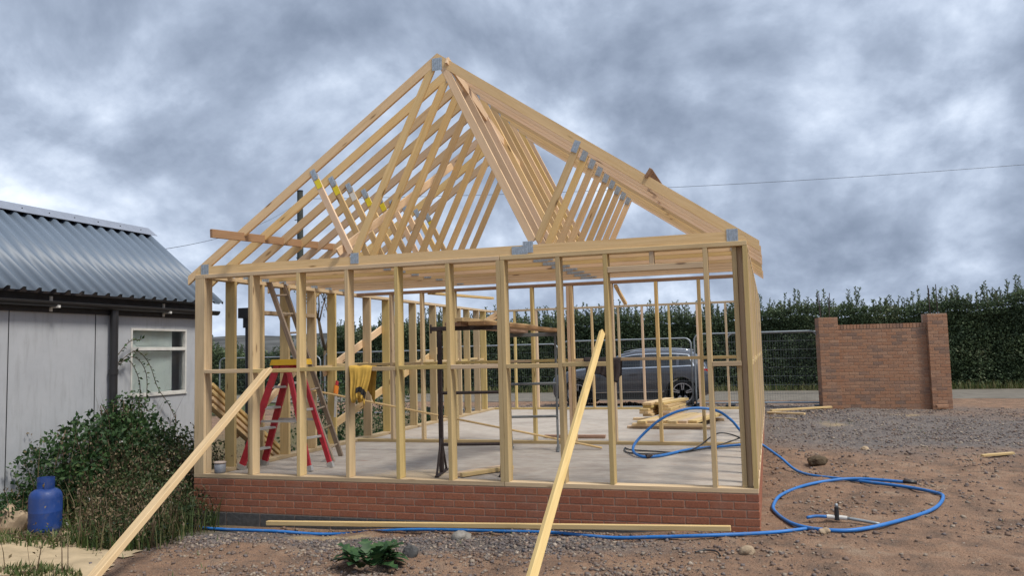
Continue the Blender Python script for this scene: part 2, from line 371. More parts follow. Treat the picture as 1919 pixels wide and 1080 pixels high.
def rendermat():
    m, t, b = newmat('grey_painted_board'); q = NT(t); tc = q.n('ShaderNodeTexCoord')
    n1 = q.noise(tc.outputs['Object'], 1.5, 6, .65); n2 = q.noise(tc.outputs['Object'], 25, 4, .7)
    mp = q.n('ShaderNodeMapping'); mp.inputs['Scale'].default_value = (1, 9, 1.2); q.l(tc.outputs['Object'], mp.inputs[0]); n3 = q.noise(mp.outputs[0], 2, 4, .6)
    c = q.ramp(n1, [(.3, (.345, .36, .39)), (.7, (.42, .435, .465))]); c = q.mix(q.rng(n2, .6, .75, 0, .35), c, (.28, .27, .28)); c = q.mix(q.rng(n3, .5, .75, 0, .5), c, (.26, .27, .28))
    q.l(c, b.inputs['Base Color']); b.inputs['Roughness'].default_value = .85; q.bump(n2, b, .2, .004); return m
M['render'] = rendermat()
M['sheet'] = plain('blue_grey_steel_sheet', (.12, .155, .205), .5, .0, var=.06, scale=2)
M['ridge'] = plain('ridge_flashing', (.20, .225, .28), .6, .0, var=.1)
M['fascia'] = plain('dark_fascia', (.022, .022, .026), .7, var=.4, scale=10)
M['white'] = plain('white_frame_paint', (.58, .57, .54), .6, var=.12)
M['curtain'] = plain('pale_blind', (.66, .70, .68), .9, var=.15, scale=2)
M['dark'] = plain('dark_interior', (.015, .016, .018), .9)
m, t, b = newmat('window_glass'); b.inputs['Base Color'].default_value = (.9, .95, .95, 1); b.inputs['Roughness'].default_value = .03; b.inputs['Transmission Weight'].default_value = 1; b.inputs['IOR'].default_value = 1.35; M['glass'] = m
m, t, b = newmat('car_paint'); b.inputs['Base Color'].default_value = (.085, .09, .105, 1); b.inputs['Metallic'].default_value = .55; b.inputs['Roughness'].default_value = .32; b.inputs['Coat Weight'].default_value = .7; b.inputs['Coat Roughness'].default_value = .06; M['paint'] = m
m, t, b = newmat('car_glass'); b.inputs['Base Color'].default_value = (.012, .014, .017, 1); b.inputs['Roughness'].default_value = .05; b.inputs['Specular IOR Level'].default_value = .6; M['cglass'] = m
M['chrome'] = plain('chrome_trim', (.62, .63, .65), .2, .9, var=.05)
M['rim'] = plain('alloy_rim', (.50, .50, .52), .35, .7, var=.08)
M['tyre'] = plain('tyre_rubber', (.022, .022, .022), .85, var=.2)
M['tail'] = plain('tail_lamp_red', (.40, .012, .012), .25)
M['lamp'] = plain('clear_lamp', (.55, .57, .6), .15)

# ------------------------------------------------------------------ ground
CP = np.array([(0, -.1, -.545), (.8, -.1, -.53), (1.6, 0, -.52), (3, 0, -.475), (4.5, 0, -.42), (6.3, 0, -.36), (6.5, -8, -.30), (2, -5, -.32), (.4, -1.4, -.43), (-.65, -1.42, -.37), (-1.6, -2, -.34), (.2, -2.4, -.36), (-1.6, .5, -.42), (-.5, 1, -.5),
  (2, -1.6, -.40), (3.6, -1.7, -.38), (5.5, -1.5, -.36), (8, -.5, -.33), (6.6, 1, -.33), (7.3, .6, -.31), (8, 2, -.27), (7, 2.8, -.25), (6.6, 5, -.17), (9, 6, -.2), (7.6, 12.1, -.15), (10.4, 12.8, -.17), (6.5, 10, -.13), (3, 13.5, -.185), (3, 11.5, -.15), (-1, 12, -.2), (-1, 5, -.38), (-6, 0, -.35), (-6, 10, -.3),
  (12, 9, -.2), (14, 3, -.25), (14, 14, -.2), (12, 24, -.25), (-12, 22, -.25), (30, 20, -.25), (20, -5, -.3), (-15, -8, -.35), (0, 26, -.25)])
def gz(x, y):
    x, y = np.atleast_1d(np.asarray(x, float)), np.atleast_1d(np.asarray(y, float)); sh = x.shape; x, y = x.ravel(), y.ravel()
    num = np.zeros_like(x); den = np.zeros_like(x)
    for a, b, c in CP:
        w = 1/((x-a)**2 + (y-b)**2 + .04)**1.6; num += w*c; den += w
    z = num/den
    near = np.clip(1-(np.hypot(x-4, y-2)-16)/10, 0, 1)
    inside = (x > -.12) & (x < 6.42) & (y > -.12) & (y < 10.55)
    amp = near*np.where(inside, 0, 1)
    z = z + amp*((fbm(x*1.3, y*1.3, 4, 3)-.47)*.07 + (fbm(x*6, y*6, 3, 9)-.44)*.05 + np.clip(fbm(x*2.7+5, y*2.7, 3, 41)-.52, 0, 1)*.16)
    z = z + .07*np.exp(-(((x-4.4)/.9)**2 + ((y+.75)/.3)**2)) + .04*np.exp(-(((x-2.9)/.5)**2 + ((y+.8)/.25)**2))
    z = np.where((y > 15.2) & (y < 22.5), np.minimum(z, -.24), z)
    return z.reshape(sh)
def g1(x, y): return float(gz(x, y)[0])
def axis(segs):
    o = []
    for a, b, s in segs: o += list(np.arange(a, b, s))
    return np.array(o + [segs[-1][1]])
XS = axis([(-2500, -200, 230), (-200, -30, 17), (-30, -6, 1.2), (-6, -2.4, .2), (-2.4, 11, .07), (11, 16, .2), (16, 40, 1.2), (40, 200, 20), (200, 2500, 230)])
YS = axis([(-300, -30, 45), (-30, -6, 2), (-6, -2.6, .3), (-2.6, 3.5, .06), (3.5, 13.5, .12), (13.5, 26, .5), (26, 60, 3), (60, 300, 24), (300, 3000, 270)])
gx, gy = np.meshgrid(XS, YS); zz = gz(gx, gy)
nx, ny = len(XS), len(YS); idx = np.arange(nx*ny).reshape(ny, nx)
F = np.stack([idx[:-1, :-1], idx[:-1, 1:], idx[1:, 1:], idx[1:, :-1]], -1).reshape(-1, 4)
gme = mesh_np('ground', np.stack([gx, gy, zz], -1).reshape(-1, 3), F, True)
def bump2(x, y, cx, cy, rx, ry): return np.exp(-(((x-cx)/rx)**2 + ((y-cy)/ry)**2))
def gravel_mask(x, y):
    return np.clip(bump2(x, y, 9, 8, 4.5, 3.2)*.85 + bump2(x, y, 1.2, -.75, 1.1, .55)*.9 + bump2(x, y, 4.3, -.7, 1.3, .4)*.85 + bump2(x, y, 2.9, -.9, .9, .4)*.7 + bump2(x, y, 3, 13, 8, 2)*.6, 0, 1)
def sand_mask(x, y):
    return np.clip(bump2(x, y, 2.05, -.45, .55, .2) + bump2(x, y, 7.55, 8.6, .45, .5)*.55 + bump2(x, y, 9.1, 10.9, .8, .6)*.5, 0, 1)
def grass_mask(x, y):
    return np.clip(bump2(x, y, -.5, -.2, 1.1, 1.0) + bump2(x, y, -3, 8, 3.2, 7)*.7 + (y > 22)*1. + (x < -9)*.9 + (y > 60), 0, 1)
for nm, fn in (('gravel', gravel_mask), ('sand', sand_mask), ('grass', grass_mask)):
    a = gme.attributes.new(nm, 'FLOAT', 'POINT'); a.data.foreach_set('value', fn(gx, gy).ravel().astype(np.float32))
go = mobj('ground', gme, M['ground']); go['kind'] = 'structure'
# road behind the site, one worn strip
rx = axis([(-90, 90, 1.5)]); ry = np.array([17.0, 17.2, 17.9, 19, 20.5, 21.6, 21.9])
ex = .25*np.sin(rx*.7)+.12*np.sin(rx*2.3)
Vr = np.array([(x, y + (e if j < 2 else 0), -.215 + (.02 if 1 < j < 5 else -.02*(j in (0, 6)))) for j, y in enumerate(ry) for x, e in zip(rx, ex)])
idr = np.arange(len(rx)*len(ry)).reshape(len(ry), len(rx))
ro = mobj('road', mesh_np('road', Vr, np.stack([idr[:-1, :-1], idr[:-1, 1:], idr[1:, 1:], idr[1:, :-1]], -1).reshape(-1, 4), True), M['road']); ro['kind'] = 'structure'
# pale dirt path at lower left
pxs, pys = np.arange(-2.4, 1.2, .05), np.arange(-4.5, -.95, .05); ax, ay = np.meshgrid(pxs, pys)
edge = (ay+1.15) - .1*ax + (fbm(ax*2.5, ay*2.5, 4, 5)-.47)*.9 + np.clip(ax-.15, 0, 9)*1.3
keep = (edge < 0); az = gz(ax, ay)+.012
ii = np.arange(ax.size).reshape(ax.shape)
kq = keep[:-1, :-1] & keep[:-1, 1:] & keep[1:, 1:] & keep[1:, :-1]
Fp = np.stack([ii[:-1, :-1], ii[:-1, 1:], ii[1:, 1:], ii[1:, :-1]], -1)[kq]
us, inv = np.unique(Fp.ravel(), return_inverse=True)
po = mobj('path', mesh_np('path', np.stack([ax, ay, az], -1).reshape(-1, 3)[us], inv.reshape(-1, 4), True), M['path']); po['kind'] = 'structure'
# distant hill
hx = np.linspace(-1500, 1500, 120); hy = np.linspace(500, 1300, 14)
hX, hY = np.meshgrid(hx, hy)
ridge = 30 + 22*(fbm(hX/260, hY/260, 4, 21)-.45) - 10*np.exp(-((hX+415)/35)**2) + 6*np.exp(-((hX+385)/25)**2)
ridge *= np.clip(1.15-(hX+450)/900, .25, 1.2)
hZ = ridge*np.clip((hY-500)/300, 0, 1)**.8*np.clip((1330-hY)/200, 0, 1) - 6
ih = np.arange(hX.size).reshape(hX.shape)
ho = mobj('hill', mesh_np('hill', np.stack([hX, hY, hZ], -1).reshape(-1, 3), np.stack([ih[:-1, :-1], ih[:-1, 1:], ih[1:, 1:], ih[1:, :-1]], -1).reshape(-1, 4), True), M['hill']); ho['kind'] = 'structure'

# ------------------------------------------------------------------ timber frame building
H = 2.372; WX = 6.3; DY = 10.43; PY = 3.65; TS = .045; SD = .14
B = empty('timber_frame_building', (3.15, 0, -.5), 'unfinished timber stud building with roof trusses on a red brick base', 'building')
# base: mortar core, bricks, concrete blocks, slab
core = MB().blk((.006, .006, -.62), (WX-.006, .1, -.002)).blk((WX-.1, .1, -.62), (WX-.006, DY, -.002)).build('brick_plinth', M['mortar'], B)
def bricks(n_along, course, flip, put):
    z = -.075*course - .0425; s = 0.0; first = True
    odd = (course % 2 == 0) ^ flip
    x = 0.
    L = n_along*.225
    if odd: put(0, .1025, z); x = .1125
    while x + .2 < L: put(x, x+.215, z); x += .225
    if x + .09 < L: put(x, x+.1025, z)
for c in range(5):
    bricks(28, c, False, lambda a, b, z: block('brick', (a, 0, z-.0325), (b if b < 6.2 else WX, .1, z+.0325), M['brick'], core, .004))
    bricks(30, c, True, lambda a, b, z: block('brick', (WX-.1, a+.105, z-.0325), (WX, b+.105, z+.0325), M['brick'], core, .004) if a+.1 < 10.2 else None)
for i in range(14):
    block('concrete_block', (i*.45+.003, -.001, -.60), (i*.45+.445, .1, -.385), M['cblock'], core, .004)
block('concrete_slab', (.1, .1, -.3), (WX-.1, DY, -.001), M['slab'], B, 0)
def stud(x0, x1, y0, y1, z0=TS, z1=H-TS, mat='stud', nm='stud'):
    M_, L = frame(((x0+x1)/2, (y0+y1)/2, z0), ((x0+x1)/2, (y0+y1)/2, z1), (1, 0, 0))
    return mobj(nm, box_mesh(L, y1-y0, x1-x0, M[mat]), None, B, M_)
def hbar(nm, A, Bp, w, t, mat='stud'): return beam(nm, A, Bp, w, t, M[mat], B)
# front wall (y 0 to .14)
for a, b in ((0, 3.815), (3.82, WX)):
    hbar('bottom_plate', (a, SD/2, TS/2), (b, SD/2, TS/2), SD, TS); hbar('top_plate', (a+(.142 if a == 0 else 0), SD/2, H-TS/2), (b, SD/2, H-TS/2), SD, TS)
FS = [.758, 1.378, 1.994, 2.602, 3.204, 3.775, 3.822, 4.417, 4.908, 5.886]
stud(0, .135, .001, .046); stud(0, .045, .05, SD); stud(.09, .137, .05, SD); stud(WX-.045, WX, .001, SD); stud(WX-.145, WX-.1, .04, .18)
stud(WX-.098, WX-.05, .085, .17)
for x in FS: stud(x, x+TS, .001, SD)
stud(.716, .752, .03, .10)
xs = [.137]+[v for v in FS]; prev = .137
for x in [.758, 1.378, 1.994, 2.602, 3.204, 3.775, 4.417, 4.908, 5.886, WX-.1]:
    a = prev; zc_ = 1.228 + random.uniform(-.008, .008) - (.02 if x > 6 else 0)
    if not (4.9 < a < 5.8): hbar('nogging', (a, .045, zc_), (x, .045, zc_), .09, .045)
    prev = (3.867 if x == 3.775 else x+TS)
hbar('header', (4.953, .05, 2.165), (5.886, .05, 2.165), .1, .06); stud(5.37, 5.415, .01, .1, 2.195, H-TS)
# left wall
hbar('bottom_plate', (SD/2, SD, TS/2), (SD/2, DY, TS/2), SD, TS); hbar('top_plate', (SD/2, 0, H-TS/2), (SD/2, DY, H-TS/2), SD, TS)
LS = [.60, 1.18, 1.77, 2.45, 3.02, 4.15, 4.85, 5.4, 5.95, 6.9, 7.6, 8.25, 8.78, 9.4, 9.85]
for y in LS:
    z0 = TS; z1 = H-TS
    stud(0, SD, y-TS, y, z0, z1)
hbar('header', (SD/2, 1.19, 1.965), (SD/2, 2.42, 1.965), SD, .05)
prev = SD
for i, y in enumerate(LS):
    if i not in (0, 1, 2, 8): hbar('nogging', (.05, prev, 1.21+.02*(i % 2)), (.05, y-TS, 1.21+.02*(i % 2)), .09, .045)
    prev = y
for A, C in (((-.02, 2.9, 1.12), (-.02, 5.6, 2.1)), ((-.02, 3.2, .31), (-.02, 7.4, 1.46))): hbar('diagonal_brace', A, C, .03, .12, 'truss')
# right wall
hbar('bottom_plate', (WX-SD/2, SD, TS/2), (WX-SD/2, DY, TS/2), SD, TS); hbar('top_plate', (WX-SD/2, SD, H-TS/2), (WX-SD/2, DY, H-TS/2), SD, TS)
for k in range(1, 17):
    y = .6*k
    if y < DY-.3: stud(WX-SD, WX, y, y+TS)
for k in range(0, 16): hbar('nogging', (WX-.045, .6*k+(.18 if k == 0 else TS), 1.21+.02*(k % 2)), (WX-.045, .6*k+.6, 1.21+.02*(k % 2)), .09, .045)
# partition
hbar('bottom_plate', (SD, PY+.05, TS/2), (WX-SD, PY+.05, TS/2), .095, TS, 'darkwood' if False else 'stud'); hbar('top_plate', (SD, PY+.05, H-TS/2), (WX-SD, PY+.05, H-TS/2), .095, TS, 'darkwood')
PS = [.72, 1.25, 1.80, 2.54, 3.06, 3.62, 3.67, 4.27, 4.92, 5.52]
for i, x in enumerate(PS): stud(x, x+TS, PY+.003, PY+.097, mat=('stud', 'truss')[i in (5, 6, 8)])
prev = SD
for x in [.72, 1.25, 1.80, 2.54, 3.06, 3.62, 4.27, 4.92, 5.52, WX-SD]:
    hbar('nogging', (prev, PY+.05, 1.222), (x, PY+.05, 1.222), .09, .042); prev = x+TS if x != 3.62 else 3.715
hbar('diagonal_brace', (1.42, PY+.02, 2.32), (1.78, 5.6, 2.33), .09, .04, 'truss')
hbar('diagonal_brace', (4.36, PY+.02, 2.30), (4.42, PY-.6+1.1, 2.05), .05, .04, 'truss')
# far wall
hbar('bottom_plate', (SD, DY-.05, TS/2), (WX-SD, DY-.05, TS/2), .095, TS); hbar('top_plate', (SD, DY-.05, H-TS/2), (WX-SD, DY-.05, H-TS/2), .095, TS)
for i, x in enumerate([.66, 1.2, 1.85, 2.54, 3.16, 3.705, 4.31, 4.93, 5.545]): stud(x, x+TS, DY-.097, DY-.003, mat=('stud', 'truss')[i % 2])
stud(WX-TS, WX, DY-SD, DY)

# roof trusses
TH = .035; PITCH = .7002; APX = 3.15; APZ = 4.65; CH = .097; ang = math.atan(PITCH)
def rz(x): return APZ - PITCH*abs(x-APX)
def sideplate(nm, par, y, cx, cz, w, h, rot=0, mat='steel', corr=True):
    n = 5; bm = MB()
    k = 9
    for i in range(k):
        a = -w/2 + w*i/k; d = .0025 if i % 2 else .0045
        bm.blk((a, -d, -h/2), (a+w/k-.0002, 0, h/2))
    return bm.build(nm, M[mat], par, Matrix.Translation((cx, y, cz)) @ Matrix.Rotation(rot, 4, 'Y'))
PLC = {}
def plate(par, y, cx, cz, w, h, rot=0, mat='steel', nm='nail_plate'):
    key = (w, h, mat)
    Mx = Matrix.Translation((cx, y, cz)) @ Matrix.Rotation(rot, 4, 'Y')
    if key in PLC: return mobj(nm, PLC[key], None, par, Mx)
    k = max(3, int(w/.011)); bm = MB()
    if mat == 'steel':
        for i in range(k):
            a = -w/2 + w*i/k; d = .002 if i % 2 else .005
            bm.blk((a, -d, -h/2), (a+w/k, 0, h/2))
    else: bm.blk((-w/2, -.0015, -h/2), (w/2, 0, h/2))
    PLC[key] = bm.mesh('nail_plate', M[mat]); return mobj(nm, PLC[key], None, par, Mx)
def polytimber(nm, poly, y0, y1, mat, par, A, Cc):
    """extruded outline in the x-z plane, with local x along the timber for the grain"""
    Mx, L = frame(A, Cc, (0, 1, 0)); iv = Mx.inverted(); bm = bmesh.new()
    v0 = [bm.verts.new(iv @ Vector((p[0], y0, p[1]))) for p in poly]; v1 = [bm.verts.new(iv @ Vector((p[0], y1, p[1]))) for p in poly]
    bm.faces.new(v0); bm.faces.new(v1[::-1])
    for i in range(len(poly)): bm.faces.new((v0[i], v1[i], v1[(i+1) % len(poly)], v0[(i+1) % len(poly)]))
    bmesh.ops.recalc_face_normals(bm, faces=bm.faces[:])
    me = bpy.data.meshes.new(nm); bm.to_mesh(me); bm.free(); me.materials.append(M[mat]); return mobj(nm, me, None, par, Mx)
ZB = H + .001
NODES = {'bl': (2.12, ZB+CH), 'br': (4.18, ZB+CH), 'ul': (1.6, 0), 'ur': (4.68, 0)}
for k in range(9):
    y0 = .012 + .4*k; y1 = y0 + TH; jz = random.uniform(-.006, .006); jx = random.uniform(-.008, .008)
    poly = [(.0, ZB), (WX, ZB), (WX, ZB+.03), (WX-.09, ZB+CH), (.09, ZB+CH), (0, ZB+.03)]
    T = polytimber('roof_truss', poly, y0, y1, 'truss', B, (0, y0, ZB+CH/2), (WX, y0, ZB+CH/2))
    d = CH/cos(ang)
    for sg in (-1, 1):
        e = APX + sg*(3.27+jx)
        pl = [(APX, rz(APX)), (e, rz(e)), (e, rz(e)-.10), (e-sg*.02, rz(e)-.112), (APX, rz(APX)-d)]
        # keep the rafter above the tie: step its underside at the heel
        hx_ = APX + sg*3.06
        pl = [(APX, rz(APX)), (e, rz(e)), (e, rz(e)-.105), (APX+sg*3.152, ZB-.002 if False else max(rz(APX+sg*3.152)-d, ZB-.03)), (APX+sg*3.152, ZB+.0315), (APX+sg*3.058, ZB+CH+.001), (APX+sg*(3.15-(ZB+CH+d-APZ+PITCH*3.15)/PITCH), ZB+CH+.001), (APX, rz(APX)-d)]
        polytimber('rafter', pl, y0, y1, 'truss', T, (APX, y0, APZ-d/2), (e, y0, rz(e)-d/2))
        bx = NODES['bl' if sg < 0 else 'br'][0]; ux = NODES['ul' if sg < 0 else 'ur'][0]
        beam('web', (APX+sg*.06, (y0+y1)/2, APZ-d-.02), (bx+sg*.0, (y0+y1)/2, ZB+CH+.035), .085, TH-.002, M['truss'], T, up=(0, 1, 0))
        beam('web', (ux, (y0+y1)/2, rz(ux)-d-.005), (bx+sg*.05, (y0+y1)/2, ZB+CH+.035), .075, TH-.002, M['truss'], T, up=(0, 1, 0))
        rot = math.atan2((rz(ux)-d)-(ZB+CH), ux-(bx+sg*.05)); tilt = pi/2-rot
        dx, dz = (bx+sg*.05-ux), (ZB+CH-(rz(ux)-d)); ln = math.hypot(dx, dz); dx /= ln; dz /= ln
        plate(T, y0-.0005, ux+dx*.03, rz(ux)-d+.02+dz*.03, .066, .125, tilt)
        if sg < 0: plate(T, y0-.0008, ux+dx*.155, rz(ux)-d+.02+dz*.155, .07, .105, tilt, 'tagw' if k in (2,) else 'tagy', 'paper_tag') if k not in (5, 6) else None
        plate(T, y0-.0005, APX+sg*3.02, ZB+.06, .105, .12)
        plate(T, y0-.0005, bx + (-.05 if sg > 0 else 0), ZB+.075, .10 if sg < 0 else .11, .12)
        if sg > 0: plate(T, y0-.0012, bx-.14, ZB+.045, .17, .085)
    plate(T, y0-.0005, APX, APZ-.125, .115, .14)
# longitudinal bracing on the trusses
hbar('roof_brace', (.66, -.55, 2.755), (.66, 2.5, 2.935), .035, .095, 'darkwood')
hbar('roof_brace', (1.93, -.03, 2.52), (2.66, 1.62, 3.79), .03, .085, 'truss')
hbar('roof_brace', (3.27, -.005, 4.55), (3.70, 2.35, 3.33), .03, .085, 'truss')
pk = beam('timber_offcut', (5.40, -.02, 3.105), (5.40, 2.6, 3.105), .035, .10, M['darkwood'], up=(.57, 0, .82)); tag(pk, 'brown board end sticking up above the right hand roof slope', 'board')

# ------------------------------------------------------------------ shed on the left
SX = -1.65; SEND = 2.22
SH = empty('shed', (SX-1.3, 0, -.4), 'grey white boarded shed with blue grey corrugated steel roof', 'shed')
wb = MB()
wy0, wy1, wz0, wz1 = .754, 1.823, .905, 1.813   # window opening
wb.blk((SX-.12, -8, -.7), (SX, wy0, 2.12)).blk((SX-.12, wy1, -.7), (SX, SEND, 2.12)).blk((SX-.12, wy0, -.7), (SX, wy1, wz0)).blk((SX-.12, wy0, wz1), (SX, wy1, 2.12))
wb.blk((SX-2.6, SEND-.12, -.7), (SX-.12, SEND, 2.12)).prism([(SX-2.6, 2.12), (SX, 2.12), (SX-1.3, 3.25)], SEND-.12, SEND, 1)
wb.build('wall', M['render'], SH)
for y in (-2.25, -1.05, .164): MB().blk((SX, y-.004, -.5), (SX+.006, y+.004, 2.0)).build('board_joint', M['fascia'], SH)
EX, EZ, RX, RZ_ = -1.46, 2.20, -2.95, 3.42; RY0, RY1 = -8.2, 2.41
sdir = Vector((RX-EX, 0, RZ_-EZ)); sl_ = sdir.length; sdir.normalize(); snor = Vector((-sdir.z, 0, sdir.x)); snor = -snor if snor.z < 0 else snor
def sheet(y0, y1, side):
    n = round((y1-y0)/.2); prof = []
    for i in range(n):
        a = y0 + i*.2
        prof += [(a, 0), (a+.105, 0), (a+.128, .044), (a+.168, .044), (a+.191, 0)]
    prof.append((y1, 0)); V = []
    for y, h in prof:
        for s_ in (-.0, sl_):
            p = Vector((EX, y, EZ)) + sdir*s_ + snor*h
            if side: p.x = 2*RX - p.x
            V.append(tuple(p))
    F = [(2*i, 2*i+2, 2*i+3, 2*i+1) for i in range(len(prof)-1)]
    me = mesh_np('roof_sheet', V, F); md = mobj('roof_sheet', me, M['sheet'], SH); mo = md.modifiers.new('t', 'SOLIDIFY'); mo.thickness = .0012; return md
y = RY1
while y > RY0:
    sheet(y-1.0, y, 0); 
    if y > -2: sheet(y-1.0, y, 1)
    y -= 1.0
MB().prism([(RX+.02+.16, RZ_-.06), (RX, RZ_+.075), (RX-.18, RZ_-.06), (RX-.18, RZ_-.067), (RX, RZ_+.066), (RX+.18, RZ_-.067)], RY0, RY1+.07, 1).build('ridge_cap', M['ridge'], SH)
sc = MB()
for i in range(24): sc.cyl((RX+.1, RY1-.2-i*.42, RZ_), (RX+.106, RY1-.2-i*.42, RZ_+.009), .008, n=6)
sc.build('screw_heads', M['fascia'], SH)
MB().blk((SX-.02, RY0, 1.97), (SX+.03, RY1-.1, 2.19)).build('fascia', M['fascia'], SH)
gp = [(SX+.05+.06+.06*cos(a), 2.09+.06*sin(a)) for a in np.linspace(pi, 2*pi, 9)]; gp += [(x_*1.0+(.0), z_+.006) for x_, z_ in [(SX+.11+.054*cos(a), 2.09+.054*sin(a)) for a in np.linspace(2*pi, pi, 9)]]
MB().prism(gp, RY0, RY1-.04, 1).build('gutter', M['black'], SH)
MB().cyl((SX+.075, .394, -.5), (SX+.075, .394, 2.06), .05, n=16).cyl((SX+.075, .394, 1.2), (SX+.075, .394, 1.27), .058, n=16).build('downpipe', M['black'], SH)
for y in (-2.6, -.55, 1.3): MB().blk((SX+.03, y, 2.02), (SX+.17, y+.03, 2.05)).blk((SX+.03, y, 1.98), (SX+.05, y+.03, 2.16)).build('gutter_bracket', M['white'], SH)
# window
wf = MB()
for a, b in (((wy0, wz0), (wy0+.028, wz1)), ((wy1-.028, wz0), (wy1, wz1)), ((wy0+.028, wz1-.03), (wy1-.028, wz1)), ((wy0+.028, wz0), (wy1-.028, wz0+.03)), ((wy0+.028, 1.51), (wy1-.028, 1.555))):
    wf.blk((SX-.05, a[0], a[1]), (SX+.012, b[0], b[1]))
win = wf.build('window', M['white'], SH)
MB().blk((SX-.03, wy0+.036, 1.561), (SX-.026, wy1-.036, wz1-.036)).build('pane', M['glass'], win)
MB().blk((SX-.03, wy0+.036, wz0+.036), (SX-.026, wy1-.036, 1.499)).build('pane', M['glass'], win)
MB().blk((SX+.0, wy0-.01, wz0-.02), (SX+.02, wy1+.01, wz0-.002)).build('sill', M['white'], win)
cv = []
for i in range(40): cv.append((wy0+.03+i*.021, .006*sin(i*1.3)))
cb = MB()
for z0, z1 in ((wz0, 1.50), (1.55, wz1)): cb.blk((SX-.10, wy0, z0), (SX-.09, wy1-.19, z1))
cb.build('blind', M['curtain'], win); MB().blk((SX-.5, wy0-.2, wz0-.2), (SX-.45, wy1+.2, wz1+.2)).build('dark_room_panel', M['dark'], win)  # near-black backing panel puts the unlit room's shade into its colour
# stand pipe behind the shed end
vp = empty('vent_pipe', (-1.35, 2.9, -.45), 'black drainpipe with hopper head standing past the shed end', 'pipe')
MB().cyl((-1.35, 2.9, -.45), (-1.35, 2.9, 2.0), .06, n=14).build('pipe', M['black'], vp)
MB().blk((-1.47, 2.78, 2.0), (-1.23, 3.02, 2.16)).cyl((-1.35, 2.9, 1.85), (-1.35, 2.9, 2.0), .095, n=14).build('hopper_head', M['black'], vp)

# ------------------------------------------------------------------ foliage tools
def rand_rot(n, upbias=0.):
    d = rng.normal(size=(n, 3)); d[:, 2] += upbias; d /= np.linalg.norm(d, axis=1)[:, None]
    r = rng.normal(size=(n, 3)); s = np.cross(d, r); s /= np.linalg.norm(s, axis=1)[:, None]; return d, s, np.cross(d, s)
def leaf_mesh(name, P, size, asp=.55, upbias=.3, d=None, rnd=None, fold=.18):
    n = len(P); D, Sd, N = rand_rot(n, upbias)
    if d is not None:
        D = d; r = rng.normal(size=(n, 3)); Sd = np.cross(D, r); Sd /= np.linalg.norm(Sd, axis=1)[:, None]; N = np.cross(D, Sd)
    sz = (np.asarray(size)*rng.uniform(.65, 1.35, n))[:, None]
    a = P; l = P + D*sz*.45 + Sd*sz*asp*.5 + N*sz*fold; t = P + D*sz; r_ = P + D*sz*.45 - Sd*sz*asp*.5 + N*sz*fold
    V = np.stack([a, l, t, r_], 1).reshape(-1, 3); k = np.arange(n)[:, None]*4
    F = np.concatenate([np.stack([k+0, k+1, k+2], -1), np.stack([k+0, k+2, k+3], -1)], 1).reshape(-1, 3)
    if rnd is None: rnd = rng.random(n)
    return mesh_np(name, V, F, False, np.repeat(rnd, 2))
def blade_mesh(name, P, h, w, lean=.35, rnd=None):
    n = len(P); a = rng.uniform(0, 2*pi, n); ln = rng.uniform(.1, lean, n)[:, None]; dr = np.stack([np.cos(a), np.sin(a), np.zeros(n)], -1)
    sd = np.stack([-np.sin(a), np.cos(a), np.zeros(n)], -1)*(np.asarray(w)/2 if np.isscalar(w) else w[:, None]/2); hh = (np.asarray(h)*rng.uniform(.55, 1.25, n))[:, None]; U = np.array([0, 0, 1.])
    m_ = P + U*hh*.55 + dr*hh*ln*.35; t_ = P + U*hh + dr*hh*ln
    V = np.stack([P-sd, P+sd, m_+sd*.8, m_-sd*.8, t_], 1).reshape(-1, 3); k = np.arange(n)[:, None]*5
    F = np.concatenate([np.stack([k, k+1, k+2], -1), np.stack([k, k+2, k+3], -1), np.stack([k+3, k+2, k+4], -1)], 1).reshape(-1, 3)
    if rnd is None: rnd = rng.random(n)
    return mesh_np(name, V, F, False, np.repeat(rnd, 3))

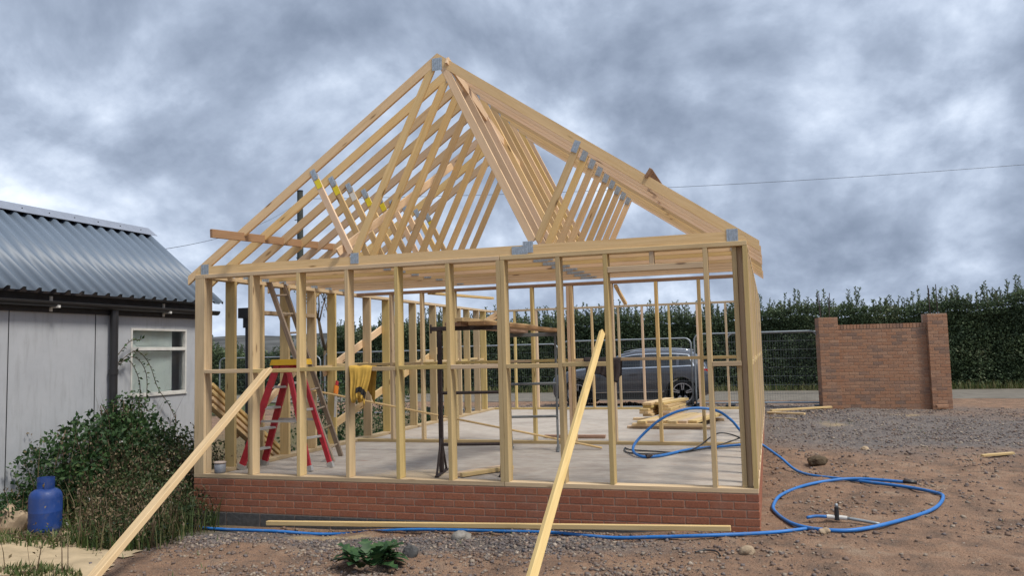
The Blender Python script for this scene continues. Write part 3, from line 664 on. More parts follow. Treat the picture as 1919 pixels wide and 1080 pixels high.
def hedge(nm, x0, x1, y0, depth, hfun, label, dens, seed, shoots, cat='hedge', leaf=.08):
    T = empty(nm, ((x0+x1)/2, y0+depth/2, -.25), label, cat)
    nxx = int((x1-x0)/.35); hs = 9
    # woody inner mass
    V = []; F = []
    for i in range(nxx+1):
        x = x0 + (x1-x0)*i/nxx; h = hfun(x)
        for j in range(hs+1):
            z = -.3 + (h-.22+.3)*j/hs
            V.append((x, y0+.62+.18*float(vnoise(np.array(x*1.7), np.array(z*1.7), seed)) + .12*(j == hs), z))
        V.append((x, y0+depth, h-.4))
    st = hs+2
    for i in range(nxx):
        for j in range(hs+1): F.append((i*st+j, (i+1)*st+j, (i+1)*st+j+1, i*st+j+1))
    mobj('branch_mass', mesh_np('branch_mass', V, F, True), M['twig'], T)
    n = int((x1-x0)*2.9*dens)
    X = rng.uniform(x0, x1, n); hh = np.array([hfun(x) for x in X]); u = rng.random(n)**.85; Z = -.3 + u*(hh+.3)
    bul = (fbm(X*1.1, Z*1.3, 3, seed)-.45)*.75
    Y = y0 + .15 - bul*.6 + rng.random(n)**1.4*.55
    nt_ = int((x1-x0)*dens*1.1); X2 = rng.uniform(x0, x1, nt_); h2 = np.array([hfun(x) for x in X2])
    P = np.concatenate([np.stack([X, Y, Z], -1), np.stack([X2, y0+.15+rng.random(nt_)**1.5*(depth-.3), h2-.28+rng.random(nt_)*.42+(fbm(X2*2.1, X2*0, 3, seed+5)-.45)*.5], -1)])
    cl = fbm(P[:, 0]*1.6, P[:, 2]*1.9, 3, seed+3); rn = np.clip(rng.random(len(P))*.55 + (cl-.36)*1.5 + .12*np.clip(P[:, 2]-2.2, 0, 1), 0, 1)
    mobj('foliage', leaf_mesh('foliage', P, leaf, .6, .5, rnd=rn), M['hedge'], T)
    # upright shoots
    sp, sd, sv, stem = [], [], [], MB()
    for i in range(shoots):
        x = random.uniform(x0, x1); h = hfun(x) - .15; L = random.choice((.3, .4, .45, .55, .75))*random.uniform(.75, 1.2); yy = y0 + random.uniform(.2, depth*.8)
        lx, ly = random.uniform(-.18, .18), random.uniform(-.15, .15)
        stem.box((x, yy, h), (x+lx*L, yy+ly*L, h+L), .012, .012, (1, 0, 0)); k = int(L/.024)
        for j in range(k):
            t = (j+.5)/k; a = random.uniform(0, 2*pi); wd = .075*(1.15-t)
            sp.append((x+lx*L*t, yy+ly*L*t, h+L*t)); v = Vector((cos(a), sin(a), .45+.5*t)).normalized(); sd.append(tuple(v))
    if sp:
        stem.build('shoot_stems', M['bark'], T)
        mobj('shoot_leaves', leaf_mesh('shoot_leaves', np.array(sp), leaf*1.15, .5, 0, d=np.array(sd), rnd=rng.uniform(.2, .85, len(sp))), M['hedge'], T)
    return T
hf = lambda x: 2.50 + .014*max(0, x-6) + .07*sin(x*.9+1) + .05*sin(x*2.7) + .04*sin(x*6.1) - .12*max(0, min(1, (-6-x)/5))
hedge('hedge', -11.5, 24, 22.2, 1.5, hf, 'tall dark green clipped hedge with spiky new shoots running along the road', 860, 11, 1100)
hedge('low_hedge', -30, -11.6, 22.6, 1.6, lambda x: 1.55 + .15*sin(x*1.3) + .10*sin(x*3.1), 'lower leafy hedge beyond the shed end, under the far hillside', 420, 31, 60, 'hedge', .11)
# greenery and rough weeds outside the left wall
def bush(nm, c, r, n, leaf, mat, label, cat='bush', fl=0, stalks=0, stalk_h=.5, seed=1, blades=0, upb=.4, low=-.45, matblade='grass', grp=None):
    T = empty(nm, (c[0], c[1], g1(c[0], c[1])), label, cat, grp)
    d = rng.normal(size=(n, 3)); d /= np.linalg.norm(d, axis=1)[:, None]; rr = rng.random(n)**.4
    lob = 1 + .5*(fbm(d[:, 0]*1.9+7+seed, d[:, 2]*1.9+d[:, 1]*1.3+seed, 3, seed)-.45)
    P = d*(rr*lob)[:, None]*np.array(r) + np.array(c)
    gzv = gz(P[:, 0], P[:, 1]); ok = P[:, 2] > gzv; P[~ok, 2] = gzv[~ok] + rng.random((~ok).sum())*.25*r[2]
    P = P[P[:, 0] > SX+.03]
    cl = fbm(P[:, 0]*3+3, P[:, 2]*3+P[:, 1]*2, 3, seed+9); rn = np.clip(rng.random(len(P))*.65 + (cl-.3)*.8, 0, 1)
    mobj('foliage', leaf_mesh('foliage', P, leaf, .62, upb, rnd=rn), M[mat], T)
    st = MB()
    for i in range(14):
        a = random.uniform(0, 2*pi); q = random.uniform(.2, .8); x, y = c[0]+cos(a)*r[0]*q, c[1]+sin(a)*r[1]*q
        x = max(x, SX+.05); x2 = max(x+random.uniform(-.15, .15), SX+.05)
        st.tube(spline([(x, y, g1(x, y)-.02), ((x+x2)/2+.02, y, c[2]+r[2]*.2), (x2, y+random.uniform(-.15, .15), c[2]+r[2]*random.uniform(.5, .85))], 3), .006, 5)
    st.build('stems', M['bark'], T)
    if stalks:
        a = rng.uniform(0, 2*pi, stalks); q = rng.random(stalks)**.6; X = np.maximum(c[0]+np.cos(a)*r[0]*q, SX+.05); Y = c[1]+np.sin(a)*r[1]*q
        Q = np.stack([X, Y, gz(X, Y)], -1); mobj('dry_stalks', blade_mesh('dry_stalks', Q, stalk_h, .010, .5), M['dry'], T)
        hd = Q + np.array([0, 0, 1.])*stalk_h*rng.uniform(.6, 1.0, stalks)[:, None] + rng.normal(size=(stalks, 3))*.06
        hd = np.repeat(hd, 5, 0) + rng.normal(size=(stalks*5, 3))*.05; hd[:, 0] = np.maximum(hd[:, 0], SX+.03); mobj('seed_heads', leaf_mesh('seed_heads', hd, .035, .5, .8), M['dry'], T)
    if blades:
        a = rng.uniform(0, 2*pi, blades); q = rng.random(blades)**.5; X = np.maximum(c[0]+np.cos(a)*r[0]*q*1.15, SX+.05); Y = c[1]+np.sin(a)*r[1]*q*1.15
        mobj('grass_blades', blade_mesh('grass_blades', np.stack([X, Y, gz(X, Y)], -1), r[2]*.8, .012, .7), M[matblade], T)
    if fl:
        f = P[rng.choice(len(P), fl)] + np.array([.02, -.03, .03]); f = np.repeat(f, 5, 0) + rng.normal(size=(fl*5, 3))*.006
        mobj('flowers', leaf_mesh('flowers', f, .022, .8, .2), M['flower'], T)
    return T
bush('bramble', (-1.40, .42, .48), (.26, .48, .50), 1500, .055, 'bramble', 'taller bramble shoots climbing the shed wall beside the window', seed=41, stalks=60, stalk_h=1.25)
bush('bramble', (-1.22, .0, .02), (.55, 1.25, .74), 8200, .06, 'bramble', 'dense dark green bramble bush spreading at the foot of the shed wall', seed=2, stalks=90, stalk_h=1.0)
bush('tall_weeds', (-.75, .35, -.05), (.72, 1.0, .62), 5200, .045, 'weed', 'tall tangled weeds with dry brown stalks between the shed and brick base', 'weeds', fl=26, stalks=420, stalk_h=.75, seed=5, blades=500, upb=.7)
bush('weed_clump', (-.25, -.55, -.28), (.78, .62, .42), 4200, .04, 'weed', 'low green weed clump in front of the brick corner behind the left prop', 'weeds', fl=10, stalks=220, stalk_h=.45, seed=8, blades=420, upb=.7)
bush('weed_clump', (.28, -1.35, -.38), (.55, .34, .28), 2400, .036, 'weed', 'low grassy weeds below the long left prop at the gravel edge', 'weeds', seed=12, stalks=120, stalk_h=.35, blades=380, upb=.8)
bush('nettle_patch', (-1.32, -1.25, -.22), (.3, .5, .26), 1500, .05, 'bramble', 'dark ivy and nettles at the shed wall behind the blue gas cylinder', 'weeds', seed=15, stalks=20, stalk_h=.4)
bush('grass_tuft', (-.45, -1.62, -.37), (.5, .22, .12), 300, .03, 'grass', 'short green grass tuft at the foot of the blue gas cylinder', 'grass', seed=18, blades=420)
bush('grass_tuft', (.68, -2.66, -.37), (.34, .16, .08), 160, .03, 'grass', 'short grass and twigs at the bottom left edge of the ground', 'grass', seed=21, blades=420, stalks=8, stalk_h=.35)
bush('wild_shrub', (-1.5, 6.2, .2), (1.0, 2.2, .9), 5200, .06, 'bramble', 'leafy green shrubs growing outside the left stud wall', seed=25)
bush('wild_shrub', (-4.5, 12.5, .6), (2.8, 2.0, 1.5), 8500, .09, 'bramble', 'broad green bush beyond the fence left of the ladder', seed=27)
bush('leafy_weed', (-.42, 3.6, -.2), (.3, .5, .35), 900, .06, 'thistle', 'bright green weed at the foot of the left wall beyond the ladder', 'weeds', seed=29)
bush('leafy_weed', (-.5, 8.3, -.1), (.4, .6, .3), 900, .06, 'thistle', 'bright green weed outside the left wall near its far end', 'weeds', seed=30)
# creeper strands over the window
cr = empty('creeper', (SX+.06, .6, .9), 'thin creeper strands arching over the shed window', 'plant')
cs = MB(); cp, cd = [], []
for pts in ([(SX+.08, .45, 1.35), (SX+.12, .72, 1.50), (SX+.13, .95, 1.33), (SX+.1, 1.15, 1.0), (SX+.09, 1.38, .75), (SX+.08, 1.55, .5)], [(SX+.08, .45, 1.35), (SX+.12, .7, 1.42), (SX+.13, .9, 1.2), (SX+.1, .93, .8), (SX+.1, .8, .4)], [(SX+.08, .42, 1.3), (SX+.12, .6, 1.38), (SX+.13, .78, 1.1), (SX+.1, .82, .7), (SX+.1, .85, .3)], [(SX+.08, .4, 1.4), (SX+.1, .62, 1.62), (SX+.09, .85, 1.66)]):
    sp_ = spline(pts, 7); cs.tube(sp_, .005, 5)
    for q in sp_:
        for _ in range(1): cp.append(tuple(q)); cd.append(tuple(Vector((random.uniform(.0, 1), random.uniform(-1, 1), random.uniform(-.7, .7))).normalized()))
cs.build('stems', M['bark'], cr); mobj('leaves', leaf_mesh('leaves', np.array(cp), .055, .5, d=np.array(cd)), M['bramble'], cr)
# thistle by the front edge
th = empty('thistle', (3.25, -1.85, g1(3.25, -1.85)), 'dark green leafy thistle plant on the gravel at the front', 'plant')
lp = []
for i in range(46):
    a = random.uniform(0, 2*pi); L = random.uniform(.14, .30); el = random.uniform(.15, 1.1); q0 = Vector((3.25+.10*cos(a), -1.85+.08*sin(a), g1(3.25, -1.85)+random.uniform(0, .10)))
    dv = Vector((cos(a)*cos(el), sin(a)*cos(el)*.9, sin(el))); sd_ = dv.cross(Vector((0, 0, 1))).normalized(); nb = MB()
    if i == 0: V, F_, R_ = [], [], []
    N_ = 6; base = len(V)
    for k in range(N_+1):
        t = k/N_; p_ = q0 + dv*L*t + Vector((0, 0, -.35*L*t*t)); wd = L*.26*(1-(2*t-.9)**2*.8)*(1.25 if k % 2 else .55)*(0 if k == N_ else 1)
        V += [tuple(p_ - sd_*wd + Vector((0, 0, wd*.3))), tuple(p_), tuple(p_ + sd_*wd + Vector((0, 0, wd*.3)))]
    for k in range(N_):
        b0 = base+3*k; F_ += [(b0, b0+1, b0+4, b0+3), (b0+1, b0+2, b0+5, b0+4)]; r0 = random.random(); R_ += [r0, r0]
mobj('leaves', mesh_np('leaves', V, F_, False, R_), M['thistle'], th)

# tree beyond the left wall
tr = empty('tree', (-10.6, 20.5, -.3), 'thin leaved young tree standing behind the leaning ladder', 'tree')
tb = MB(); tips = []
def limb(p, d, L, r, lev):
    q = p + d*L; tb.tube([p, p+d*L*.5+Vector((random.uniform(-.05, .05), 0, .03)), q], [r, r*.8, r*.6], 6)
    if lev == 0 or L < .25: tips.append((p, q)); return
    if lev < 3: tips.append((p+d*L*.5, q))
    for _ in range(random.choice((2, 3, 3))):
        e = (d + Vector((random.uniform(-.8, .8), random.uniform(-.8, .8), random.uniform(-.1, .7)))).normalized(); limb(q, e, L*random.uniform(.6, .85), r*.58, lev-1)
limb(Vector((-10.6, 20.5, -.3)), Vector((.03, 0, 1)), 1.9, .10, 4)
tb.build('trunk', M['bark'], tr)
tp = []
for a, b_ in tips:
    for _ in range(9):
        t = random.random(); q = a.lerp(b_, t) + Vector((random.gauss(0, .12), random.gauss(0, .12), random.gauss(0, .1))); tp.append(tuple(q))
mobj('crown', leaf_mesh('crown', np.array(tp), .085, .55, .2), M['bramble'], tr)

# ------------------------------------------------------------------ utility pole and wires
up_ = empty('utility_pole', (-11.35, 20.0, -.3), 'dark wooden utility pole seen through the left rafters', 'pole')
MB().cyl((-11.35, 20, -.3), (-11.35, 20, 8.05), .15, .115, 14).build('post', M['pole'], up_)
MB().cyl((-11.35, 20, 8.05), (-11.35, 20, 8.10), .125, .125, 14).build('cap', M['black'], up_)
for z in (6.0, 6.9): MB().cyl((-11.6, 20, z), (-11.1, 20, z+.05), .02, n=6).build('step_bolt', M['galv'], up_)
def wire(A, C, sag, label, r=.0075):
    A, C = Vector(A), Vector(C); pts = [A.lerp(C, t) - Vector((0, 0, sag*4*t*(1-t))) for t in np.linspace(0, 1, 30)]
    tag(MB().tube(pts, r, 5).build('overhead_wire', M['black']), label, 'wire')
wire((-11.3, 20, 7.75), (30, 29.5, 8.75), .55, 'thin overhead wire crossing the sky behind the roof to the right')
wire((-11.35, 20, 7.7), (-2.6, 1.6, 2.95), .35, 'thin overhead wire running from the pole down to the shed roof', .005)

# ------------------------------------------------------------------ brick gate wall on the right
GL, GR = Vector((7.58, 12.15, -.2)), Vector((10.36, 12.56, -.2)); gd = (GR-GL); gd.z = 0; gl_ = gd.length; gd.normalize(); gn = Vector((-gd.y, gd.x, 0))
GM = Matrix(((gd.x*.965, gn.x, 0, GL.x), (gd.y*.965, gn.y, 0, GL.y), (0, 0, 1, -.2), (0, 0, 0, 1)))
GT = empty('brick_gate_wall', (9.0, 12.6, -.2), 'short red brick gate wall with two taller end piers', 'wall'); 
PW = .44; PH0, PH1, WH = 2.19, 2.21, 1.90
gl_ = .88 + .225*9
def coremesh(lo, hi, nm): return mobj(nm, box_mesh(*[b-a for a, b in zip(lo, hi)], M['gmortar'], 0), None, GT, GM @ Matrix.Translation([(a+b)/2 for a, b in zip(lo, hi)]))
c1 = coremesh((.006, .006, -.2), (PW-.006, PW-.006, PH0-.004), 'pier'); c2 = coremesh((gl_-PW+.006, .006, -.2), (gl_-.006, PW-.006, PH1-.004), 'pier'); c3 = coremesh((PW-.006, .116, -.2), (gl_-PW+.006, .32, WH), 'panel')
rest = []
def gb(lo, hi, par, single=True):
    if single: mobj('brick', box_mesh(*[round(b-a, 4) for a, b in zip(lo, hi)], M['gbrick'], .004), None, par, GM @ Matrix.Translation([(a+b)/2 for a, b in zip(lo, hi)]))
    else: rest.append((lo, hi))
cnt = 0
for k in range(29):
    z0 = .0 + k*.0755; z1 = z0+.066
    if z1 > PH1: break
    for x0, par in ((0, c1), (gl_-PW, c2)):
        cuts = [(0, .21), (.22, .44)] if k % 2 else [(0, .10), (.11, .33), (.34, .44)]
        for a, b in cuts:
            gb((x0+a, 0, z0), (x0+b, .1, z1), par, b-a > .15 or k > 14)
    rest.append(((gl_-PW, .105, z0), (gl_-PW+.1, .30, z1))); rest.append(((PW-.1, .105, z0), (PW, .2, z1))); rest.append(((0, .105, z0), (.1, .43, z1)))
k = 0
while k*.0755+.066 < WH-.02:
    z0 = k*.0755; z1 = z0+.066; x = PW + (0 if k % 2 else -.1125)
    while x < gl_-PW-.02:
        a, b = max(x, PW+.001), min(x+.215, gl_-PW-.001)
        if b-a > .03: gb((a, .11, z0), (b, .2, z1), c3, k >= 5)
        x += .225
    k += 1
x = PW+.004
while x < gl_-PW-.06: rest.append(((x, .105, WH+.002), (x+.065, .325, WH+.105))); x += .0752
ob = MB(); rv = []
for lo, hi in rest: ob.blk(lo, hi); rv.append(random.random())
me = ob.mesh('brick_courses', M['gbrick']); a_ = me.attributes.new('rnd', 'FLOAT', 'FACE'); a_.data.foreach_set('value', np.repeat(rv, 6).astype(np.float32))
o_ = mobj('brick_courses', me, None, GT, GM); o_['kind'] = 'stuff'
for i, (x, yv, L, lx) in enumerate(((.10, .2, .62, -.06), (.13, .3, .58, -.03), (.30, .2, .58, .03), (.33, .3, .5, -.02), (gl_-.30, .2, .66, -.02), (gl_-.26, .32, .6, .0), (gl_-.13, .2, .68, -.01), (gl_-.10, .3, .62, .0))):
    zt = PH0 if x < 1 else PH1; MB().cyl((x, yv, zt-.05), (x+lx, yv, zt+L), .009, n=6).build('reinforcing_bar', M['blacksteel'], GT, GM)
lb = mobj('loose_brick', box_mesh(.26, .1, .065, M['gbrick'], .005), None, None, GM @ Matrix.Translation((gl_-.28, -.10, .10)) @ Matrix.Rotation(.1, 4, 'Z')); tag(lb, 'single loose brick lying at the foot of the right gate pier', 'brick')

# ------------------------------------------------------------------ mesh fence panels
def fence_panel(x0, x1, y, zt, label, lean=0.):
    T = empty('fence_panel', ((x0+x1)/2, y, -.15), label, 'fence', 'temporary mesh fence panels along the road')
    zb = zt-1.70; r = .16; g0 = -.17
    P_ = [(x0, y, g0)] + [(x0, y, zb+.3), (x0, y, zt-r)] + [(x0+r-r*cos(a), y, zt-r+r*sin(a)) for a in np.linspace(.3, pi/2, 4)] + [(x1-r+r*sin(a), y, zt-r+r*cos(a)) for a in np.linspace(0, pi/2-.3, 4)] + [(x1, y, zt-r), (x1, y, g0)]
    MB().tube(P_, .021, 8).cyl((x0, y, zb), (x1, y, zb), .019, n=8).build('tube_frame', M['galv'], T)
    w = MB()
    for i in range(1, int((x1-x0)/.06)):
        x = x0+i*.06; h = zt-.01
        w.blk((x-.001, y-.001, zb), (x+.001, y+.001, h))
    for i in range(1, 8):
        z = zb+1.7*i/8; w.blk((x0, y-.002, z-.002), (x1, y+.002, z+.002))
    wi = w.build('wire_mesh', M['wire'], T); wi['kind'] = 'stuff'
    for x in (x0+.02, x1-.02): MB().blk((x-.11, y-.3, -.2), (x+.11, y+.3, -.07)).build('foot_block', M['black'], T)
fence_panel(1.28, 4.60, 12.5, 1.60, 'mesh fence panel in front of the parked grey car')
fence_panel(4.68, 7.55, 12.5, 1.69, 'mesh fence panel joining the left gate pier behind the car tail')
fence_panel(5.45, 7.9, 12.85, 1.68, 'mesh fence panel overlapping behind the one at the gate pier')
fence_panel(-2.2, 1.20, 12.45, 1.54, 'mesh fence panel just left of the car bonnet')
fence_panel(-5.7, -2.28, 12.4, 1.46, 'mesh fence panel behind the far end of the left stud wall')
fence_panel(-9.2, -5.78, 12.3, 1.38, 'leftmost mesh fence panel, behind the stepladder and leaning ladder')

# ------------------------------------------------------------------ parked car (side on, nose to the left)
CG = -.19; CX0 = .52
CT = empty('parked_car', (CX0+2.3, 14.45, CG), 'dark grey sport utility car parked behind the mesh fence', 'car')
ST = [  # x, sill, mid, belt, top, w_mid, w_belt, w_top
 (0, .34, .58, .70, .74, .66, .64, .50), (.06, .27, .57, .76, .83, .78, .75, .62), (.22, .22, .57, .83, .91, .88, .84, .74), (.6, .20, .60, .91, .99, .93, .89, .80), (1.15, .20, .62, .98, 1.07, .945, .90, .80), (1.45, .20, .62, 1.01, 1.14, .945, .90, .76),
 (2.05, .20, .62, 1.03, 1.52, .945, .905, .66), (2.45, .20, .62, 1.04, 1.625, .945, .91, .645), (2.9, .20, .62, 1.05, 1.65, .945, .91, .64), (3.5, .20, .62, 1.07, 1.63, .945, .91, .63), (4.0, .21, .62, 1.09, 1.565, .945, .90, .61), (4.3, .25, .62, 1.08, 1.40, .935, .88, .62), (4.5, .30, .60, 1.02, 1.14, .91, .85, .68), (4.62, .34, .60, .93, .99, .86, .80, .68), (4.67, .40, .60, .82, .86, .78, .74, .62)]
sx_ = np.array([s[0] for s in ST])
def stn(x): return [float(np.interp(x, sx_, [s[k] for s in ST])) for k in range(1, 8)]
def ring(x):
    zs, zm, zb, zt, wm, wbt, wt = stn(x)
    return [(0, zs), (wm*.82, zs), (wm*.965, zs+.09), (wm, zm), (wm-.004, (zm*.45+zb*.55)), (wbt, zb), (wbt*.55+wt*.45, zb*.5+zt*.5+.004*(zt-zb)), (wt+.015, zt-.045), (wt*.86, zt-.008), (wt*.5, zt+.012), (0, zt+.018)]
bx_ = sorted(set(list(np.linspace(0, 4.67, 60)) + list(sx_)))
bm = bmesh.new(); R_ = []
CY = 14.45
def cw(x, y_, z):
    x = .9-(.9-x)*.84 if x < .9 else (3.72+(x-3.72)*.76 if x > 3.72 else x)
    return Vector((CX0+x, CY+y_, CG+(z if z < 1.03 else 1.03+(z-1.03)*.79)))
for x in bx_:
    h = ring(x); R_.append([bm.verts.new(cw(x, -y_, z)) for y_, z in h] + [bm.verts.new(cw(x, y_, z)) for y_, z in h[-2:0:-1]])
n_ = len(R_[0])
for i in range(len(R_)-1):
    for k in range(n_):
        f = bm.faces.new((R_[i][k], R_[i][(k+1) % n_], R_[i+1][(k+1) % n_], R_[i+1][k])); f.smooth = True
bm.faces.new(R_[0][::-1]); bm.faces.new(R_[-1]); bmesh.ops.recalc_face_normals(bm, faces=bm.faces[:])
me = bpy.data.meshes.new('body'); bm.to_mesh(me); bm.free()
WHX = (.90, 3.72); tmp = bpy.data.objects.new('tmp', me); COL.objects.link(tmp); cutters = []
for wx in WHX:
    cm = MB().cyl(cw(wx, -1.2, .365), cw(wx, 1.2, .365), .415, n=40).mesh('c', M['black']); co = bpy.data.objects.new('c', cm); COL.objects.link(co); cutters.append(co)
    md = tmp.modifiers.new('b', 'BOOLEAN'); md.object = co; md.operation = 'DIFFERENCE'; md.solver = 'EXACT'
dg = bpy.context.evaluated_depsgraph_get(); me2 = bpy.data.meshes.new_from_object(tmp.evaluated_get(dg))
for o in cutters + [tmp]: bpy.data.objects.remove(o)
me2.materials.clear(); me2.materials.append(M['paint'])
for p in me2.polygons: p.material_index = 0; p.use_smooth = True
try: me2.set_sharp_from_angle(angle=RAD(35))
except Exception: pass
mobj('body', me2, None, CT)
def sidept(x, t, off=.006):
    """t 0..1 from beltline to roof edge, on the near side"""
    h = ring(x); a, b_, c = h[5], h[6], h[7]
    y_, z = ((a[0]+(b_[0]-a[0])*t*2, a[1]+(b_[1]-a[1])*t*2) if t < .5 else (b_[0]+(c[0]-b_[0])*(t*2-1), b_[1]+(c[1]-b_[1])*(t*2-1)))
    return y_+off, z
def glass(nm, xa, xb, t0, t1, ca=0, cb=0, mat='cglass', off=.006, n=10):
    for sgn in (-1, 1):
        V, F = [], []
        for i in range(n+1):
            for t in np.linspace(0, 1, 4):
                x = xa+(xb-xa)*i/n + (ca*(1-i/n)+cb*(i/n))*t; tt = t0+(t1-t0)*t; y_, z = sidept(x, tt, off); V.append(tuple(cw(x, sgn*y_, z)))
        for i in range(n):
            for k in range(3): q = i*4+k; F.append((q, q+4, q+5, q+1))
        mobj(nm, mesh_np(nm, V, F, True), M[mat], CT)
glass('window_trim', 1.55, 4.12, -.02, .05, 0, 0, 'chrome', .007, 16); glass('window_trim', 2.03, 3.95, .80, .86, 0, 0, 'chrome', .008, 16)
glass('side_window', 1.62, 2.62, .05, .80, .42, .0); glass('side_window', 2.70, 3.58, .05, .80, 0, 0); glass('side_window', 3.65, 4.12, .05, .80, 0, -.22)
glass('window_trim', 4.10, 4.16, .0, .86, -.2, -.2, 'chrome', .009, 2)
def top_panel(nm, xa, xb, mat):
    V, F = [], []
    for i in range(7):
        x = xa+(xb-xa)*i/6; h = ring(x)
        for s_, k in ((-1, 8), (-1, 9), (1, 10), (1, 9), (1, 8)): V.append(tuple(cw(x, s_*h[k][0]*.97, h[k][1]+.006)))
    for i in range(6):
        for k in range(4): q = i*5+k; F.append((q, q+5, q+6, q+1))
    mobj(nm, mesh_np(nm, V, F, True), M[mat], CT)
top_panel('windscreen', 1.5, 2.3, 'cglass'); top_panel('rear_screen', 4.12, 4.46, 'cglass')
for sgn in (-1, 1):
    pts = []
    for x in np.linspace(2.15, 4.0, 10): h = ring(x); pts.append(cw(x, sgn*(h[8][0]), h[8][1]+.045))
    MB().tube(pts, .016, 6).build('roof_rail', M['chrome'], CT)
    for xa in (1.52, 2.66, 3.45):
        pts = [cw(xa+(.0 if z < .6 else (.12*(z-.6)/.4 if xa > 3 else 0)), sgn*(float(np.interp(z, [q[1] for q in ring(xa)[2:6]], [q[0] for q in ring(xa)[2:6]]))+.001), z) for z in np.linspace(.32, 1.0, 8)]
        MB().tube(pts, .004, 4).build('door_gap', M['black'], CT)
    for xa in (2.35, 3.38): MB().box(cw(xa, sgn*.945, .88), cw(xa+.2, sgn*.94, .885), .02, .028, (0, 0, 1)).build('door_handle', M['paint'], CT)
    MB().box(cw(1.3, sgn*.942, .30), cw(3.3, sgn*.942, .30), .03, .16).build('sill_trim', M['tyre'], CT)
    MB().box(cw(1.4, sgn*.957, .40), cw(3.25, sgn*.957, .42), .012, .018).build('sill_strip', M['chrome'], CT)
    mr = MB().box(cw(1.62, sgn*.95, 1.08), cw(1.62, sgn*1.10, 1.10), .14, .15).build('mirror', M['paint'], CT)
    MB().box(cw(4.40, sgn*.885, .93), cw(4.58, sgn*.80, .92), .05, .13).build('tail_light', M['tail'], CT)
    MB().box(cw(.10, sgn*.72, .74), cw(.42, sgn*.865, .80), .05, .11).build('headlight', M['lamp'], CT)
    for wx in WHX:
        arch = [cw(wx+.425*cos(a), sgn*.935, .365+.425*sin(a)) for a in np.linspace(-.15, pi+.15, 20)]
        MB().tube(arch, .022, 6).build('arch_trim', M['tyre'], CT)
        c = cw(wx, sgn*.80, .365); MX = Matrix.Translation(c) @ Matrix.Rotation(RAD(90)*(1 if sgn < 0 else -1), 4, 'X')
        wh = MB().lathe([(.24, -.11), (.345, -.11), (.365, -.08), (.365, .08), (.345, .115), (.262, .12), (.255, .09), (.24, .02)], n=36).build('wheel', M['tyre'], CT, MX)
        rb = MB().lathe([(.262, .085), (.262, .118), (.245, .118), (.24, .05), (.05, .045), (.001, .045)], n=36)
        rim = rb.build('rim_barrel', M['dark'], wh, MX)
        sp = MB().lathe([(.268, .11), (.268, .124), (.246, .124), (.246, .11)], n=36, smooth=False).cyl((0, 0, .06), (0, 0, .105), .055, n=16)
        for k in range(5):
            for dk_ in (-.13, .13):
                a = 2*pi*k/5+.3; sp.box((.04*cos(a+dk_*2), .04*sin(a+dk_*2), .09), (.252*cos(a+dk_), .252*sin(a+dk_), .112), .026, .03)
        sp.build('rim', M['rim'], wh, MX)
gg = MB()
for k in range(6): gg.box(cw(-.012, -.42, .45+.05*k), cw(-.012, .42, .45+.05*k), .02, .012)
gg.build('grille', M['chrome'], CT)

# ------------------------------------------------------------------ props and loose timber
def prop(A, C, w, t, label, upx, nm='timber_prop', mat='plank'):
    o = beam(nm, A, C, w, t, M[mat], up=upx, ch=.004); tag(o, label, 'timber'); return o
prop((1.05, -.06, 1.235), (1.42, -2.92, -.33), .11, .047, 'long knotty timber prop slanting from the left foreground to the left studs', (-.25, .25, 1))
prop((4.876, .03, 1.545), (5.215, -4.6, -.35), .042, .056, 'square timber prop leaning on the stud right of centre', (-.6, .2, 1))
prop((1.10, -.15, -.445), (6.05, -.30, -.26), .05, .047, 'long thin plank lying on the ground along the brick base', (0, 0, 1), 'long_plank')
prop((.11, 2.38, .88), (4.2, 3.10, .02), .05, .022, 'thin batten sloping across the floor from the left wall', (0, .3, 1), 'batten', 'truss')
prop((3.02, 4.42, .03), (3.98, 4.47, .03), .09, .045, 'short brown board on the slab behind the partition', (0, 0, 1), 'board', 'darkwood')
prop((3.06, .50, .025), (3.45, 1.18, .025), .09, .045, 'left one of two boards lying under the black trestle', (0, 0, 1), 'board')
prop((3.16, .46, .03), (3.55, 1.10, .03), .05, .045, 'right one of two boards lying under the black trestle', (0, 0, 1), 'board')
for A, C, lb_ in (((6.35, 10.55, -.09), (7.1, 10.2, -.09), 'short thick offcut on the gravel beside the slab corner'), ((6.42, 10.75, -.06), (7.72, 11.75, -.06), 'long thin plank on the gravel pointing at the left gate pier'), ((6.4, 9.5, -.12), (6.9, 9.2, -.12), 'weathered short board half buried in gravel beside the slab')):
    prop(A, C, .09, .04, lb_, (0, 0, 1), 'plank', 'plank' if 'weather' not in lb_ else 'oldwood')
# leaning spare rafters outside the left wall
for i in range(4):
    o = prop((-.20, .52, 1.06-.085*i), (-.20, 2.30, -.11-.085*i), .10, .045, ('topmost', 'second from top', 'third from top', 'lowest')[i] + ' of four sloping boards stacked outside the left stud wall', (0, .4, 1), 'spare_rafter', 'truss' if i % 2 == 0 else 'plank'); o['group'] = 'spare rafters leaning outside the left wall'
prop((-.33, 1.2, .35), (-.33, 2.6, 1.15), .045, .09, 'board sloping the other way behind the stacked spare rafters', (0, -.4, 1), 'spare_rafter', 'truss')
